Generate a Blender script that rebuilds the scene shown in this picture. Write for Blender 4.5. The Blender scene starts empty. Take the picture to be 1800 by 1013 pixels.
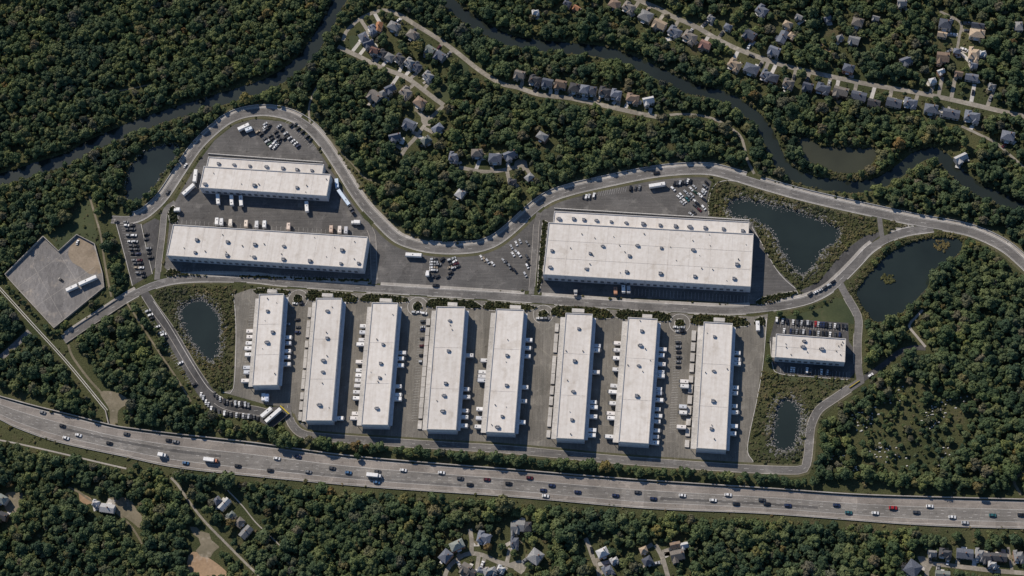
import bpy, bmesh, math, random
import numpy as np
from mathutils import Vector, Matrix

random.seed(11)
rng = np.random.default_rng(11)
scene = bpy.context.scene
col = scene.collection

# ------------------------------------------------------------------ camera, sky, sun, exposure
S = 0.40                                   # metres per photo pixel at the middle of the frame
CAM = Vector((120.0, -480.0, 1100.0))      # aerial camera, south-east of the site
FWD = (-CAM).normalized()
RIGHT = (Vector((1, 0, 0)) - FWD * FWD.x).normalized()
UP = RIGHT.cross(FWD)
FPX = CAM.length / S
cam_data = bpy.data.cameras.new('camera')
cam = bpy.data.objects.new('camera', cam_data)
col.objects.link(cam)
cam.matrix_world = Matrix(((RIGHT.x, UP.x, -FWD.x, CAM.x), (RIGHT.y, UP.y, -FWD.y, CAM.y), (RIGHT.z, UP.z, -FWD.z, CAM.z), (0, 0, 0, 1)))
cam_data.sensor_width = 36.0
cam_data.lens = 36.0 * FPX / 1800.0
cam_data.clip_start = 1.0
cam_data.clip_end = 20000.0
scene.camera = cam

SUN_EL, SUN_AZ = math.radians(38.0), math.radians(-39.0)   # azimuth from +Y towards +X
world = bpy.data.worlds.new('World')
scene.world = world
world.use_nodes = True
wn = world.node_tree.nodes
sky = wn.new('ShaderNodeTexSky')
sky.sky_type = 'NISHITA'
sky.sun_disc = False
sky.sun_elevation = SUN_EL
sky.sun_rotation = SUN_AZ
sky.altitude = 300.0
sky.air_density = 1.0
sky.dust_density = 0.05
sky.ozone_density = 5.0
world.node_tree.links.new(sky.outputs[0], wn['Background'].inputs[0])
wn['Background'].inputs[1].default_value = 0.095
sun_data = bpy.data.lights.new('sun', 'SUN')
sun_data.energy = 4.5
sun_data.angle = math.radians(0.55)
sun_data.color = (1.0, 0.90, 0.77)
sun = bpy.data.objects.new('sun', sun_data)
col.objects.link(sun)
to_sun = Vector((math.sin(SUN_AZ) * math.cos(SUN_EL), math.cos(SUN_AZ) * math.cos(SUN_EL), math.sin(SUN_EL)))
sun.rotation_euler = to_sun.to_track_quat('Z', 'Y').to_euler()
sun.location = to_sun * 600
scene.view_settings.view_transform = 'Standard'
scene.view_settings.look = 'None'
scene.view_settings.exposure = 0.0
scene.view_settings.gamma = 1.0
scene.cycles.max_bounces = 4
scene.cycles.diffuse_bounces = 2
scene.cycles.glossy_bounces = 2

# ------------------------------------------------------------------ helpers
def G(px, py, z=0.0):
    """A point of the map (photo pixel) on the plane of height z."""
    d = FWD + RIGHT * ((px - 900.0) / FPX) + UP * ((506.5 - py) / FPX)
    t = (z - CAM.z) / d.z
    p = CAM + d * t
    return Vector((p.x, p.y, z))

def GA(pts, z=0.0):
    return np.array([G(x, y, z)[:2] for x, y in pts])

ONES = ['', 'first', 'second', 'third', 'fourth', 'fifth', 'sixth', 'seventh', 'eighth', 'ninth', 'tenth', 'eleventh', 'twelfth', 'thirteenth',
        'fourteenth', 'fifteenth', 'sixteenth', 'seventeenth', 'eighteenth', 'nineteenth']
TENS = ['', '', 'twent', 'thirt', 'fort', 'fift', 'sixt', 'sevent', 'eight', 'ninet']
def ordinal(n):
    if n < 20:
        return ONES[n]
    if n >= 100:
        return 'hundredth' if n == 100 else 'hundred-' + ordinal(n - 100)
    return TENS[n // 10] + ('ieth' if n % 10 == 0 else 'y-' + ONES[n % 10])

def tag(o, label=None, cat=None, group=None, kind=None):
    if label: o['label'] = label
    if cat: o['category'] = cat
    if group: o['group'] = group
    if kind: o['kind'] = kind
    return o

def link(name, data, parent=None, color=None):
    o = bpy.data.objects.new(name, data)
    col.objects.link(o)
    if parent is not None:
        o.parent = parent
    if color is not None:
        o.color = (*color, 1.0)
    return o

def mesh(name, verts, faces, mats, midx=None, smooth=False):
    m = bpy.data.meshes.new(name)
    m.from_pydata([tuple(v) for v in verts], [], faces)
    for k in (mats if isinstance(mats, (list, tuple)) else [mats]):
        m.materials.append(M[k])
    if midx is not None:
        m.polygons.foreach_set('material_index', midx)
    if smooth:
        m.polygons.foreach_set('use_smooth', [True] * len(m.polygons))
    m.update()
    return m

class MB:
    """collects faces for one mesh"""
    def __init__(self):
        self.v, self.f, self.m = [], [], []
    def face(self, pts, mi=0):
        n = len(self.v)
        self.v += [tuple(p) for p in pts]
        self.f.append(tuple(range(n, n + len(pts))))
        self.m.append(mi)
    def box(self, x0, x1, y0, y1, z0, z1, mi=0, bottom=True):
        self.prism([(x0, y0), (x1, y0), (x1, y1), (x0, y1)], z0, z1, mi, bottom)
    def prism(self, poly, z0, z1, mi=0, bottom=True, top=None):
        n, k = len(self.v), len(poly)
        t = top or poly
        self.v += [(x, y, z0) for x, y in poly] + [(x, y, z1) for x, y in t]
        for i in range(k):
            j = (i + 1) % k
            self.f.append((n + i, n + j, n + k + j, n + k + i)); self.m.append(mi)
        self.f.append(tuple(range(n + k, n + 2 * k))); self.m.append(mi)
        if bottom:
            self.f.append(tuple(reversed(range(n, n + k)))); self.m.append(mi)
    def cyl(self, c, r, h, axis='z', n=10, mi=0):
        a = [(math.cos(2 * math.pi * i / n) * r, math.sin(2 * math.pi * i / n) * r) for i in range(n)]
        s = len(self.v)
        for hh in (0, h):
            for p, q in a:
                if axis == 'z': self.v.append((c[0] + p, c[1] + q, c[2] + hh))
                elif axis == 'y': self.v.append((c[0] + p, c[1] + hh, c[2] + q))
                else: self.v.append((c[0] + hh, c[1] + p, c[2] + q))
        for i in range(n):
            j = (i + 1) % n
            self.f.append((s + i, s + j, s + n + j, s + n + i)); self.m.append(mi)
        self.f.append(tuple(range(s + n, s + 2 * n))); self.m.append(mi)
        self.f.append(tuple(reversed(range(s, s + n)))); self.m.append(mi)
    def data(self, name, mats, smooth=False):
        return mesh(name, self.v, self.f, mats, self.m, smooth)
    def build(self, name, mats, parent=None, color=None):
        return link(name, self.data(name, mats), parent, color)

def smooth_line(pts, step=3.0, closed=False):
    """Catmull-Rom through world points, resampled about every step metres"""
    P = np.asarray(pts, float)
    n = len(P)
    out = []
    segs = n if closed else n - 1
    for i in range(segs):
        if closed:
            p0, p1, p2, p3 = P[(i - 1) % n], P[i], P[(i + 1) % n], P[(i + 2) % n]
        else:
            p1, p2 = P[i], P[i + 1]
            p0 = P[i - 1] if i > 0 else 2 * p1 - p2
            p3 = P[i + 2] if i + 2 < n else 2 * p2 - p1
        k = max(1, int(np.linalg.norm(p2 - p1) / step))
        for t in np.arange(k) / k:
            out.append(0.5 * (2 * p1 + (p2 - p0) * t + (2 * p0 - 5 * p1 + 4 * p2 - p3) * t * t + (3 * p1 - p0 - 3 * p2 + p3) * t ** 3))
    if not closed:
        out.append(P[-1])
    return np.array(out)

def normals(L):
    d = np.gradient(L, axis=0)
    d /= np.maximum(np.linalg.norm(d, axis=1, keepdims=True), 1e-6)
    return np.stack([-d[:, 1], d[:, 0]], 1)       # left of the direction of travel

def dist_line(P, L, closed=False):
    """distance of points P (n,2) to polyline L"""
    P = np.asarray(P, float)
    best = np.full(len(P), 1e9)
    m = len(L)
    for i in range(m if closed else m - 1):
        a, b = L[i], L[(i + 1) % m]
        ab = b - a
        t = np.clip(((P - a) @ ab) / max(ab @ ab, 1e-9), 0, 1)
        q = P - (a + t[:, None] * ab)
        best = np.minimum(best, np.einsum('ij,ij->i', q, q))
    return np.sqrt(best)

def beyond(P, L, r, closed=False):
    """which points lie farther than r from the line"""
    ok = np.ones(len(P), bool)
    k = np.where((P > L.min(0) - r).all(1) & (P < L.max(0) + r).all(1))[0]
    if len(k): ok[k] = dist_line(P[k], L, closed) > r
    return ok

def inside(P, L):
    P = np.asarray(P, float)
    r = np.zeros(len(P), bool)
    m = len(L)
    for i in range(m):
        (x0, y0), (x1, y1) = L[i], L[(i + 1) % m]
        if y0 == y1: continue
        c = ((y0 > P[:, 1]) != (y1 > P[:, 1])) & (P[:, 0] < (x1 - x0) * (P[:, 1] - y0) / (y1 - y0) + x0)
        r ^= c
    return r

def ribbon(mb, L, off0, off1, z0, z1=None, mi=0, nrm=None):
    """strip between two offsets of a line; z1 gives it a raised top with sides"""
    N = normals(L) if nrm is None else nrm
    a, b = L + N * off0, L + N * off1
    z = z0 if z1 is None else z1
    s, n = len(mb.v), len(L)
    mb.v += [(x, y, z) for x, y in a] + [(x, y, z) for x, y in b]
    for i in range(n - 1):
        q = (s + i, s + i + 1, s + n + i + 1, s + n + i)
        mb.f.append(q if off1 > off0 else q[::-1]); mb.m.append(mi)
    if z1 is not None:
        s2 = len(mb.v)
        mb.v += [(x, y, z0) for x, y in a] + [(x, y, z0) for x, y in b]
        for i in range(n - 1):
            mb.f.append((s + i, s + i + 1, s2 + i + 1, s2 + i)); mb.m.append(mi)
            mb.f.append((s + n + i, s + n + i + 1, s2 + n + i + 1, s2 + n + i)); mb.m.append(mi)

# ------------------------------------------------------------------ materials
M = {}
def new_mat(name, rough=0.8, spec=0.3):
    m = bpy.data.materials.new(name)
    m.use_nodes = True
    b = m.node_tree.nodes['Principled BSDF']
    b.inputs['Roughness'].default_value = rough
    b.inputs['Specular IOR Level'].default_value = spec
    M[name] = m
    return m, m.node_tree.nodes, m.node_tree.links, b

def noise_col(nodes, links, scale, c0, c1, detail=4, vec=None, lo=0.3, hi=0.7, rough=0.55):
    n = nodes.new('ShaderNodeTexNoise')
    n.inputs['Scale'].default_value = scale
    n.inputs['Detail'].default_value = detail
    n.inputs['Roughness'].default_value = rough
    if vec is not None: links.new(vec, n.inputs['Vector'])
    r = nodes.new('ShaderNodeValToRGB')
    r.color_ramp.elements[0].position = lo
    r.color_ramp.elements[1].position = hi
    r.color_ramp.elements[0].color = (*c0, 1)
    r.color_ramp.elements[1].color = (*c1, 1)
    links.new(n.outputs['Fac'], r.inputs['Fac'])
    return r.outputs['Color']

def mix(nodes, links, a, b, fac, mode='MIX'):
    m = nodes.new('ShaderNodeMix')
    m.data_type = 'RGBA'
    m.blend_type = mode
    for s, v in ((m.inputs[6], a), (m.inputs[7], b)):
        if isinstance(v, tuple): s.default_value = (*v, 1)
        else: links.new(v, s)
    if isinstance(fac, float): m.inputs[0].default_value = fac
    else: links.new(fac, m.inputs[0])
    return m.outputs[2]

def pos(nodes):
    return nodes.new('ShaderNodeNewGeometry').outputs['Position']

def mapped(nodes, links, src, scale=(1, 1, 1), rot=0.0):
    m = nodes.new('ShaderNodeMapping')
    m.inputs['Scale'].default_value = scale
    m.inputs['Rotation'].default_value = (0, 0, rot)
    links.new(src, m.inputs['Vector'])
    return m.outputs['Vector']

def bump(nodes, links, b, scale, strength, dist=0.1, vec=None):
    n = nodes.new('ShaderNodeTexNoise')
    n.inputs['Scale'].default_value = scale
    n.inputs['Detail'].default_value = 5
    if vec is not None: links.new(vec, n.inputs['Vector'])
    u = nodes.new('ShaderNodeBump')
    u.inputs['Strength'].default_value = strength
    u.inputs['Distance'].default_value = dist
    links.new(n.outputs['Fac'], u.inputs['Height'])
    links.new(u.outputs['Normal'], b.inputs['Normal'])

def surface(name, dark, light, patch=None, rough=0.9, fine=1.2, coarse=0.05, streak=None, spec=0.25):
    """weathered flat surface: broad blotches, fine grain, optional worn patches and streaks"""
    m, n, l, b = new_mat(name, rough, spec)
    p = pos(n)
    c = noise_col(n, l, coarse, dark, light, 5, p, 0.32, 0.68)
    g = noise_col(n, l, fine, (0.72, 0.72, 0.72), (1.25, 1.25, 1.25), 6, p, 0.25, 0.75, 0.7)
    c = mix(n, l, c, g, 0.8, 'MULTIPLY')
    if patch:
        f = noise_col(n, l, 0.11, (0, 0, 0), (1, 1, 1), 7, p, 0.56, 0.66, 0.65)
        c = mix(n, l, c, patch, f)
    if streak:
        s = mapped(n, l, p, streak[0], streak[1])
        f = noise_col(n, l, 1.0, (0.8, 0.8, 0.8), (1.2, 1.19, 1.17), 5, s, 0.3, 0.7)
        c = mix(n, l, c, f, 0.9, 'MULTIPLY')
        v = n.new('ShaderNodeTexVoronoi'); v.feature = 'DISTANCE_TO_EDGE'; v.inputs['Scale'].default_value = 0.09
        l.new(mapped(n, l, p, (1, 1, 1), 0.3), v.inputs['Vector'])
        r = n.new('ShaderNodeValToRGB')
        r.color_ramp.elements[0].position = 0.006; r.color_ramp.elements[1].position = 0.02
        r.color_ramp.elements[0].color = (1.35, 1.33, 1.28, 1); r.color_ramp.elements[1].color = (1, 1, 1, 1)
        l.new(v.outputs['Distance'], r.inputs['Fac'])
        c = mix(n, l, c, r.outputs['Color'], 0.55, 'MULTIPLY')
        # repaired bays, oil spots and pale flecks
        w = n.new('ShaderNodeTexVoronoi'); w.distance = 'CHEBYCHEV'; w.inputs['Scale'].default_value = 0.075
        l.new(mapped(n, l, p, (1, 0.6, 1), streak[1]), w.inputs['Vector'])
        sp = n.new('ShaderNodeSeparateColor'); l.new(w.outputs['Color'], sp.inputs[0])
        mr = n.new('ShaderNodeMapRange'); mr.inputs[3].default_value = 0.86; mr.inputs[4].default_value = 1.12
        l.new(sp.outputs[0], mr.inputs[0])
        c = mix(n, l, c, mr.outputs[0], 1.0, 'MULTIPLY')
        o = noise_col(n, l, 0.33, (1, 1, 1), (0.66, 0.65, 0.64), 3, p, 0.63, 0.74)
        c = mix(n, l, c, o, 1.0, 'MULTIPLY')
        fl = noise_col(n, l, 1.3, (0, 0, 0), (1, 1, 1), 2, p, 0.69, 0.76)
        c = mix(n, l, c, tuple(min(0.5, x * 2.3) for x in light), fl)
    l.new(c, b.inputs['Base Color'])
    return m

surface('yard_asphalt', (0.090, 0.087, 0.085), (0.138, 0.132, 0.127), (0.165, 0.158, 0.150), streak=((0.05, 0.9, 1), 0.06))
surface('court_asphalt', (0.148, 0.138, 0.120), (0.205, 0.191, 0.168), (0.21, 0.198, 0.176), streak=((0.9, 0.05, 1), -0.09))
surface('lot_asphalt', (0.062, 0.060, 0.060), (0.098, 0.095, 0.094), (0.13, 0.125, 0.12), streak=((0.5, 0.2, 1), 0.7))
surface('road_asphalt', (0.130, 0.124, 0.119), (0.182, 0.173, 0.165), (0.22, 0.21, 0.20), streak=((0.06, 0.7, 1), 0.05))
surface('motorway_asphalt', (0.180, 0.169, 0.156), (0.236, 0.222, 0.206), (0.23, 0.218, 0.204), streak=((0.03, 0.6, 1), 0.07))
surface('motorway_shoulder', (0.215, 0.192, 0.172), (0.285, 0.257, 0.232), (0.32, 0.29, 0.26), streak=((0.03, 0.8, 1), 0.07))
surface('street_concrete', (0.225, 0.205, 0.172), (0.31, 0.285, 0.245), (0.36, 0.33, 0.29), streak=((0.3, 0.5, 1), 0.35))
surface('storage_paving', (0.165, 0.158, 0.155), (0.245, 0.232, 0.224), (0.30, 0.27, 0.24), streak=((0.6, 0.2, 1), 0.7))
surface('concrete', (0.30, 0.275, 0.245), (0.42, 0.39, 0.35), (0.48, 0.45, 0.41), fine=0.8)
surface('pale_concrete', (0.42, 0.40, 0.37), (0.58, 0.55, 0.51), (0.64, 0.61, 0.57), fine=0.8)
surface('dirt', (0.25, 0.165, 0.10), (0.42, 0.295, 0.19), (0.42, 0.33, 0.25), fine=0.5)
surface('dirt_path', (0.13, 0.115, 0.075), (0.25, 0.215, 0.155), (0.30, 0.26, 0.20), fine=0.5)
surface('lawn', (0.044, 0.058, 0.028), (0.072, 0.084, 0.038), (0.090, 0.090, 0.046), fine=0.7, coarse=0.04)
surface('mulch', (0.05, 0.055, 0.028), (0.095, 0.088, 0.048), (0.12, 0.105, 0.065), fine=0.9, coarse=0.15)
surface('verge', (0.070, 0.074, 0.038), (0.125, 0.115, 0.065), (0.15, 0.13, 0.085), fine=0.8, coarse=0.12)
surface('rock', (0.15, 0.145, 0.135), (0.30, 0.29, 0.27), (0.38, 0.365, 0.345), fine=1.5, coarse=0.6)
surface('stained_paving', (0.22, 0.175, 0.125), (0.34, 0.275, 0.205), (0.19, 0.165, 0.145), fine=0.7, coarse=0.09)
surface('white_stone', (0.5, 0.49, 0.46), (0.72, 0.70, 0.66), None, fine=1.5, coarse=0.6)
surface('road_paint', (0.42, 0.41, 0.39), (0.66, 0.64, 0.60), (0.30, 0.28, 0.26), fine=0.6)
surface('yellow_paint', (0.45, 0.33, 0.05), (0.60, 0.45, 0.08), None, fine=0.6)

def ground_mat():
    m, n, l, b = new_mat('ground', 0.95, 0.1)
    p = pos(n)
    c = noise_col(n, l, 0.022, (0.050, 0.060, 0.028), (0.088, 0.090, 0.044), 6, p, 0.35, 0.65)
    br = noise_col(n, l, 0.05, (0, 0, 0), (1, 1, 1), 7, p, 0.55, 0.72, 0.65)
    c = mix(n, l, c, (0.110, 0.092, 0.056), br)
    g = noise_col(n, l, 0.9, (0.5, 0.5, 0.5), (1.45, 1.45, 1.4), 7, p, 0.28, 0.72, 0.72)
    c = mix(n, l, c, g, 1.0, 'MULTIPLY')
    l.new(c, b.inputs['Base Color'])
    bump(n, l, b, 1.1, 0.9, 0.5, p)
ground_mat()

def water_mat(name, c, rough):
    m, n, l, b = new_mat(name, rough, 0.5)
    p = pos(n)
    q = noise_col(n, l, 0.02, tuple(x * 0.75 for x in c), tuple(x * 1.25 for x in c), 4, p, 0.3, 0.7)
    l.new(q, b.inputs['Base Color'])
    bump(n, l, b, 0.45, 0.10, 0.15, p)
water_mat('pond_water', (0.021, 0.029, 0.025), 0.12)
water_mat('river_water', (0.022, 0.028, 0.022), 0.16)
water_mat('murky_water', (0.050, 0.052, 0.032), 0.2)

def roof_mat():
    m, n, l, b = new_mat('roof_membrane', 0.75, 0.3)
    oi = n.new('ShaderNodeObjectInfo')
    sh = n.new('ShaderNodeVectorMath'); sh.operation = 'ADD'
    sc = n.new('ShaderNodeMath'); sc.operation = 'MULTIPLY'; sc.inputs[1].default_value = 300.0
    l.new(oi.outputs['Random'], sc.inputs[0]); l.new(sc.outputs[0], sh.inputs[1])
    l.new(n.new('ShaderNodeTexCoord').outputs['Object'], sh.inputs[0])
    p = sh.outputs[0]
    c = noise_col(n, l, 0.06, (0.630, 0.592, 0.545), (0.695, 0.658, 0.612), 6, p, 0.3, 0.7)
    st = noise_col(n, l, 0.35, (0.90, 0.88, 0.86), (1.04, 1.04, 1.04), 8, p, 0.3, 0.6, 0.7)
    c = mix(n, l, c, st, 1.0, 'MULTIPLY')
    sp = noise_col(n, l, 0.9, (0.70, 0.64, 0.58), (1, 1, 1), 6, p, 0.26, 0.34, 0.6)
    c = mix(n, l, c, sp, 0.75, 'MULTIPLY')
    pd = noise_col(n, l, 0.12, (0.90, 0.885, 0.865), (1, 1, 1), 6, p, 0.34, 0.42, 0.6)
    c = mix(n, l, c, pd, 1.0, 'MULTIPLY')
    mr = n.new('ShaderNodeMapRange'); mr.inputs[3].default_value = 0.94; mr.inputs[4].default_value = 1.05
    l.new(oi.outputs['Random'], mr.inputs[0])
    c = mix(n, l, c, mr.outputs[0], 1.0, 'MULTIPLY')
    dr = noise_col(n, l, 1.0, (0.90, 0.88, 0.86), (1.02, 1.02, 1.02), 4, mapped(n, l, p, (0.5, 0.03, 1)), 0.32, 0.55)
    c = mix(n, l, c, dr, 0.8, 'MULTIPLY')
    l.new(c, b.inputs['Base Color'])
roof_mat()

def tinted(name, rough, spec, grain=0.25, scale=2.5, metallic=0.0, coat=0.0):
    """takes the colour of the object it is on"""
    m, n, l, b = new_mat(name, rough, spec)
    oi = n.new('ShaderNodeObjectInfo')
    tc = n.new('ShaderNodeTexCoord').outputs['Object']
    g = noise_col(n, l, scale, (1 - grain,) * 3, (1 + grain,) * 3, 5, tc, 0.3, 0.7, 0.65)
    l.new(mix(n, l, oi.outputs['Color'], g, 1.0, 'MULTIPLY'), b.inputs['Base Color'])
    b.inputs['Metallic'].default_value = metallic
    b.inputs['Coat Weight'].default_value = coat
    return m
tinted('car_paint', 0.28, 0.5, 0.06, 1.0, 0.0, 0.6)
tinted('trailer_skin', 0.55, 0.4, 0.17, 0.6)
tinted('shingle', 0.9, 0.2, 0.35, 1.6)
tinted('siding', 0.85, 0.3, 0.15, 1.2)

def flat(name, c, rough=0.6, spec=0.3, metallic=0.0, grain=0.2, scale=1.5):
    m, n, l, b = new_mat(name, rough, spec)
    tc = n.new('ShaderNodeTexCoord').outputs['Object']
    g = noise_col(n, l, scale, tuple(x * (1 - grain) for x in c), tuple(x * (1 + grain) for x in c), 5, tc, 0.3, 0.7)
    l.new(g, b.inputs['Base Color'])
    b.inputs['Metallic'].default_value = metallic
flat('glass', (0.015, 0.018, 0.022), 0.08, 0.6)
flat('tyre', (0.02, 0.02, 0.02), 0.9)
flat('dark_metal', (0.06, 0.06, 0.065), 0.6)
flat('unit_metal', (0.34, 0.34, 0.36), 0.55, 0.4)
flat('unit_dark', (0.07, 0.075, 0.085), 0.6)
flat('wall_panel', (0.56, 0.56, 0.57), 0.8, 0.25, grain=0.12, scale=0.5)
flat('coping', (0.50, 0.48, 0.46), 0.6, grain=0.15)
flat('dock_door', (0.13, 0.14, 0.155), 0.6)
flat('seam', (0.56, 0.52, 0.48), 0.8, grain=0.35, scale=0.6)
flat('white_trim', (0.62, 0.60, 0.57), 0.7)
flat('brick', (0.22, 0.12, 0.085), 0.9)
flat('bark', (0.085, 0.065, 0.048), 0.95)
flat('safety_yellow', (0.55, 0.42, 0.03), 0.7)
flat('galvanised', (0.42, 0.42, 0.42), 0.5, 0.4)

def foliage(name, ramp, leaf=1.4):
    m, n, l, b = new_mat(name, 0.75, 0.18)
    oi = n.new('ShaderNodeObjectInfo')
    r = n.new('ShaderNodeValToRGB')
    r.color_ramp.interpolation = 'LINEAR'
    e = r.color_ramp.elements
    e[0].position, e[0].color = ramp[0][0], (*ramp[0][1], 1)
    e[1].position, e[1].color = ramp[-1][0], (*ramp[-1][1], 1)
    for p, c in ramp[1:-1]:
        x = e.new(p); x.color = (*c, 1)
    l.new(oi.outputs['Random'], r.inputs['Fac'])
    p = pos(n)
    c = r.outputs['Color']
    stand = noise_col(n, l, 0.022, (0.66, 0.75, 0.88), (1.30, 1.20, 0.98), 5, p, 0.33, 0.67)
    c = mix(n, l, c, stand, 1.0, 'MULTIPLY')
    tw = noise_col(n, l, leaf, (0.55, 0.58, 0.6), (1.5, 1.45, 1.3), 4, p, 0.3, 0.7, 0.65)
    c = mix(n, l, c, tw, 1.0, 'MULTIPLY')
    l.new(c, b.inputs['Base Color'])
GREENS = [(0.0, (0.042, 0.070, 0.040)), (0.22, (0.059, 0.090, 0.046)), (0.48, (0.084, 0.116, 0.056)), (0.70, (0.103, 0.127, 0.062)),
          (0.84, (0.130, 0.156, 0.063)), (0.92, (0.097, 0.101, 0.067)), (0.965, (0.127, 0.116, 0.084)), (0.99, (0.149, 0.143, 0.054)), (1.0, (0.154, 0.105, 0.052))]
foliage('leaves', GREENS)
foliage('scrub_leaves', [(0.0, (0.075, 0.090, 0.040)), (0.35, (0.108, 0.112, 0.056)), (0.6, (0.140, 0.130, 0.075)), (0.8, (0.175, 0.155, 0.10)), (0.93, (0.105, 0.118, 0.045)), (1.0, (0.19, 0.15, 0.09))], 2.2)
foliage('hedge_leaves', [(0.0, (0.040, 0.052, 0.026)), (0.5, (0.058, 0.070, 0.032)), (0.85, (0.075, 0.082, 0.036)), (1.0, (0.10, 0.08, 0.042))], 2.0)
# ------------------------------------------------------------------ map data (photo pixels)
RING = [(196, 386), (225, 387), (248, 381), (268, 367), (290, 344), (318, 302), (345, 262), (372, 234), (402, 211), (435, 199), (475, 197), (512, 206), (542, 224),
        (567, 251), (595, 292), (622, 336), (645, 367), (668, 391), (688, 411), (708, 424), (745, 435), (784, 439), (820, 438), (848, 434), (874, 423), (899, 404),
        (933, 373), (964, 350), (1003, 336), (1054, 324), (1131, 308), (1182, 301), (1234, 299), (1272, 305), (1349, 328), (1414, 346), (1478, 361), (1542, 375),
        (1607, 389), (1658, 398), (1709, 409), (1761, 433), (1799, 464), (1850, 515)]
MAIN = [(112, 598), (146, 575), (180, 553), (218, 528), (257, 507), (295, 495), (334, 490), (390, 489), (449, 491), (501, 497), (630, 506), (760, 514), (900, 523), (1080, 536),
        (1200, 543), (1285, 546), (1350, 541), (1414, 529), (1453, 512), (1478, 491), (1504, 465), (1530, 438), (1560, 420), (1594, 408), (1640, 401)]
LOOP = [(505, 712), (507, 730), (516, 750), (535, 764), (580, 770), (707, 779), (800, 785), (899, 791), (1080, 808), (1259, 821), (1349, 826), (1402, 827), (1414, 824), (1420, 804),
        (1424, 760), (1428, 742), (1440, 720), (1465, 702), (1504, 676), (1516, 668)]
EAST = [(1513, 672), (1508, 640), (1507, 603), (1509, 565), (1504, 548), (1494, 531), (1484, 513), (1476, 498)]
WLANE = [(308, 356), (296, 364), (289, 376), (285, 414), (281, 445), (278, 471), (276, 492)]
MLANE = [(628, 383), (644, 394), (653, 410), (656, 430), (658, 500)]
RLANE = [(948, 374), (943, 395), (941, 430), (938, 470), (934, 518)]
LOTROAD = [(252, 512), (270, 540), (295, 574), (315, 606), (334, 639), (350, 664), (366, 686), (388, 708), (415, 717), (449, 722), (468, 727)]
STREETS = {
 'S1': [(594, 82), (612, 91), (630, 99), (668, 118), (707, 133), (728, 146), (745, 159), (762, 172), (780, 185)],
 'S2a': [(603, 72), (608, 57), (618, 46), (632, 34), (652, 24), (672, 18), (684, 19)],
 'S2': [(684, 19), (707, 29), (732, 45), (757, 60), (781, 76), (809, 97), (835, 118), (861, 136), (886, 149), (910, 154), (946, 166), (975, 170), (1003, 173), (1040, 181), (1080, 190), (1120, 199),
        (1157, 206)],
 'S2t': [(1157, 205), (1195, 201), (1234, 204), (1265, 214), (1300, 238), (1309, 262), (1314, 282), (1326, 306)],
 'S3': [(1090, -16), (1131, 4), (1157, 15), (1182, 29), (1221, 46), (1259, 68), (1298, 87), (1349, 106), (1388, 118), (1453, 133), (1530, 149), (1607, 162), (1684, 178), (1761, 196), (1830, 211)],
 'S4': [(732, 192), (742, 203), (750, 214), (742, 226), (730, 243), (714, 260), (706, 273)],
 'S4b': [(750, 214), (765, 200), (780, 186)],
 'S5': [(806, 294), (830, 299), (850, 302), (873, 301), (895, 297), (916, 290)],
 'S6': [(780, 1020), (786, 1002), (796, 989), (808, 980), (826, 973), (848, 976), (873, 987), (897, 994), (918, 1000)],
 'S6b': [(829, 973), (829, 950), (826, 930)],
 'S7': [(1029, 946), (1036, 962), (1042, 980), (1052, 1005), (1056, 1025)],
 'S8': [(1152, 958), (1162, 975), (1168, 992), (1177, 1025)],
 'S9': [(1618, 980), (1632, 990), (1658, 993), (1709, 999), (1755, 1004), (1830, 1010)],
 'S9b': [(1630, 990), (1628, 1030)],
 'S9c': [(1772, 962), (1776, 985), (1779, 1004)],
 'S10': [(1656, 188), (1670, 205)],
 'S11': [(1652, 20), (1688, 40), (1686, 66), (1682, 90)],
 'S12': [(1690, 222), (1720, 236), (1748, 250), (1770, 268), (1808, 302)],
}
HTOP = [(-60, 680), (0, 699), (60, 716), (120, 731), (195, 750), (231, 756), (308, 766), (449, 782), (604, 803), (758, 817), (899, 828), (1105, 845), (1349, 861), (1530, 873), (1800, 881), (1880, 883)]
HBOT = [(-60, 712), (0, 737), (30, 752), (103, 777), (218, 802), (308, 821), (449, 837), (655, 856), (899, 873), (1131, 893), (1349, 903), (1607, 922), (1800, 929), (1880, 931)]
RIVER_W = [(610, -30), (594, 5), (573, 44), (547, 87), (514, 121), (463, 150), (410, 167), (359, 182), (257, 215), (154, 258), (128, 275), (51, 300), (-60, 335)]
RIVER_E = [(770, -30), (784, -2), (808, 20), (835, 40), (886, 67), (930, 77), (977, 82), (1054, 90), (1105, 105), (1157, 128), (1208, 153), (1259, 166), (1298, 184), (1330, 208), (1350, 235), (1363, 268), (1385, 300),
           (1427, 318), (1491, 328), (1542, 322), (1581, 300), (1612, 276), (1640, 268), (1664, 283), (1690, 310), (1722, 333), (1761, 350), (1800, 366), (1870, 390)]
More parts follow.
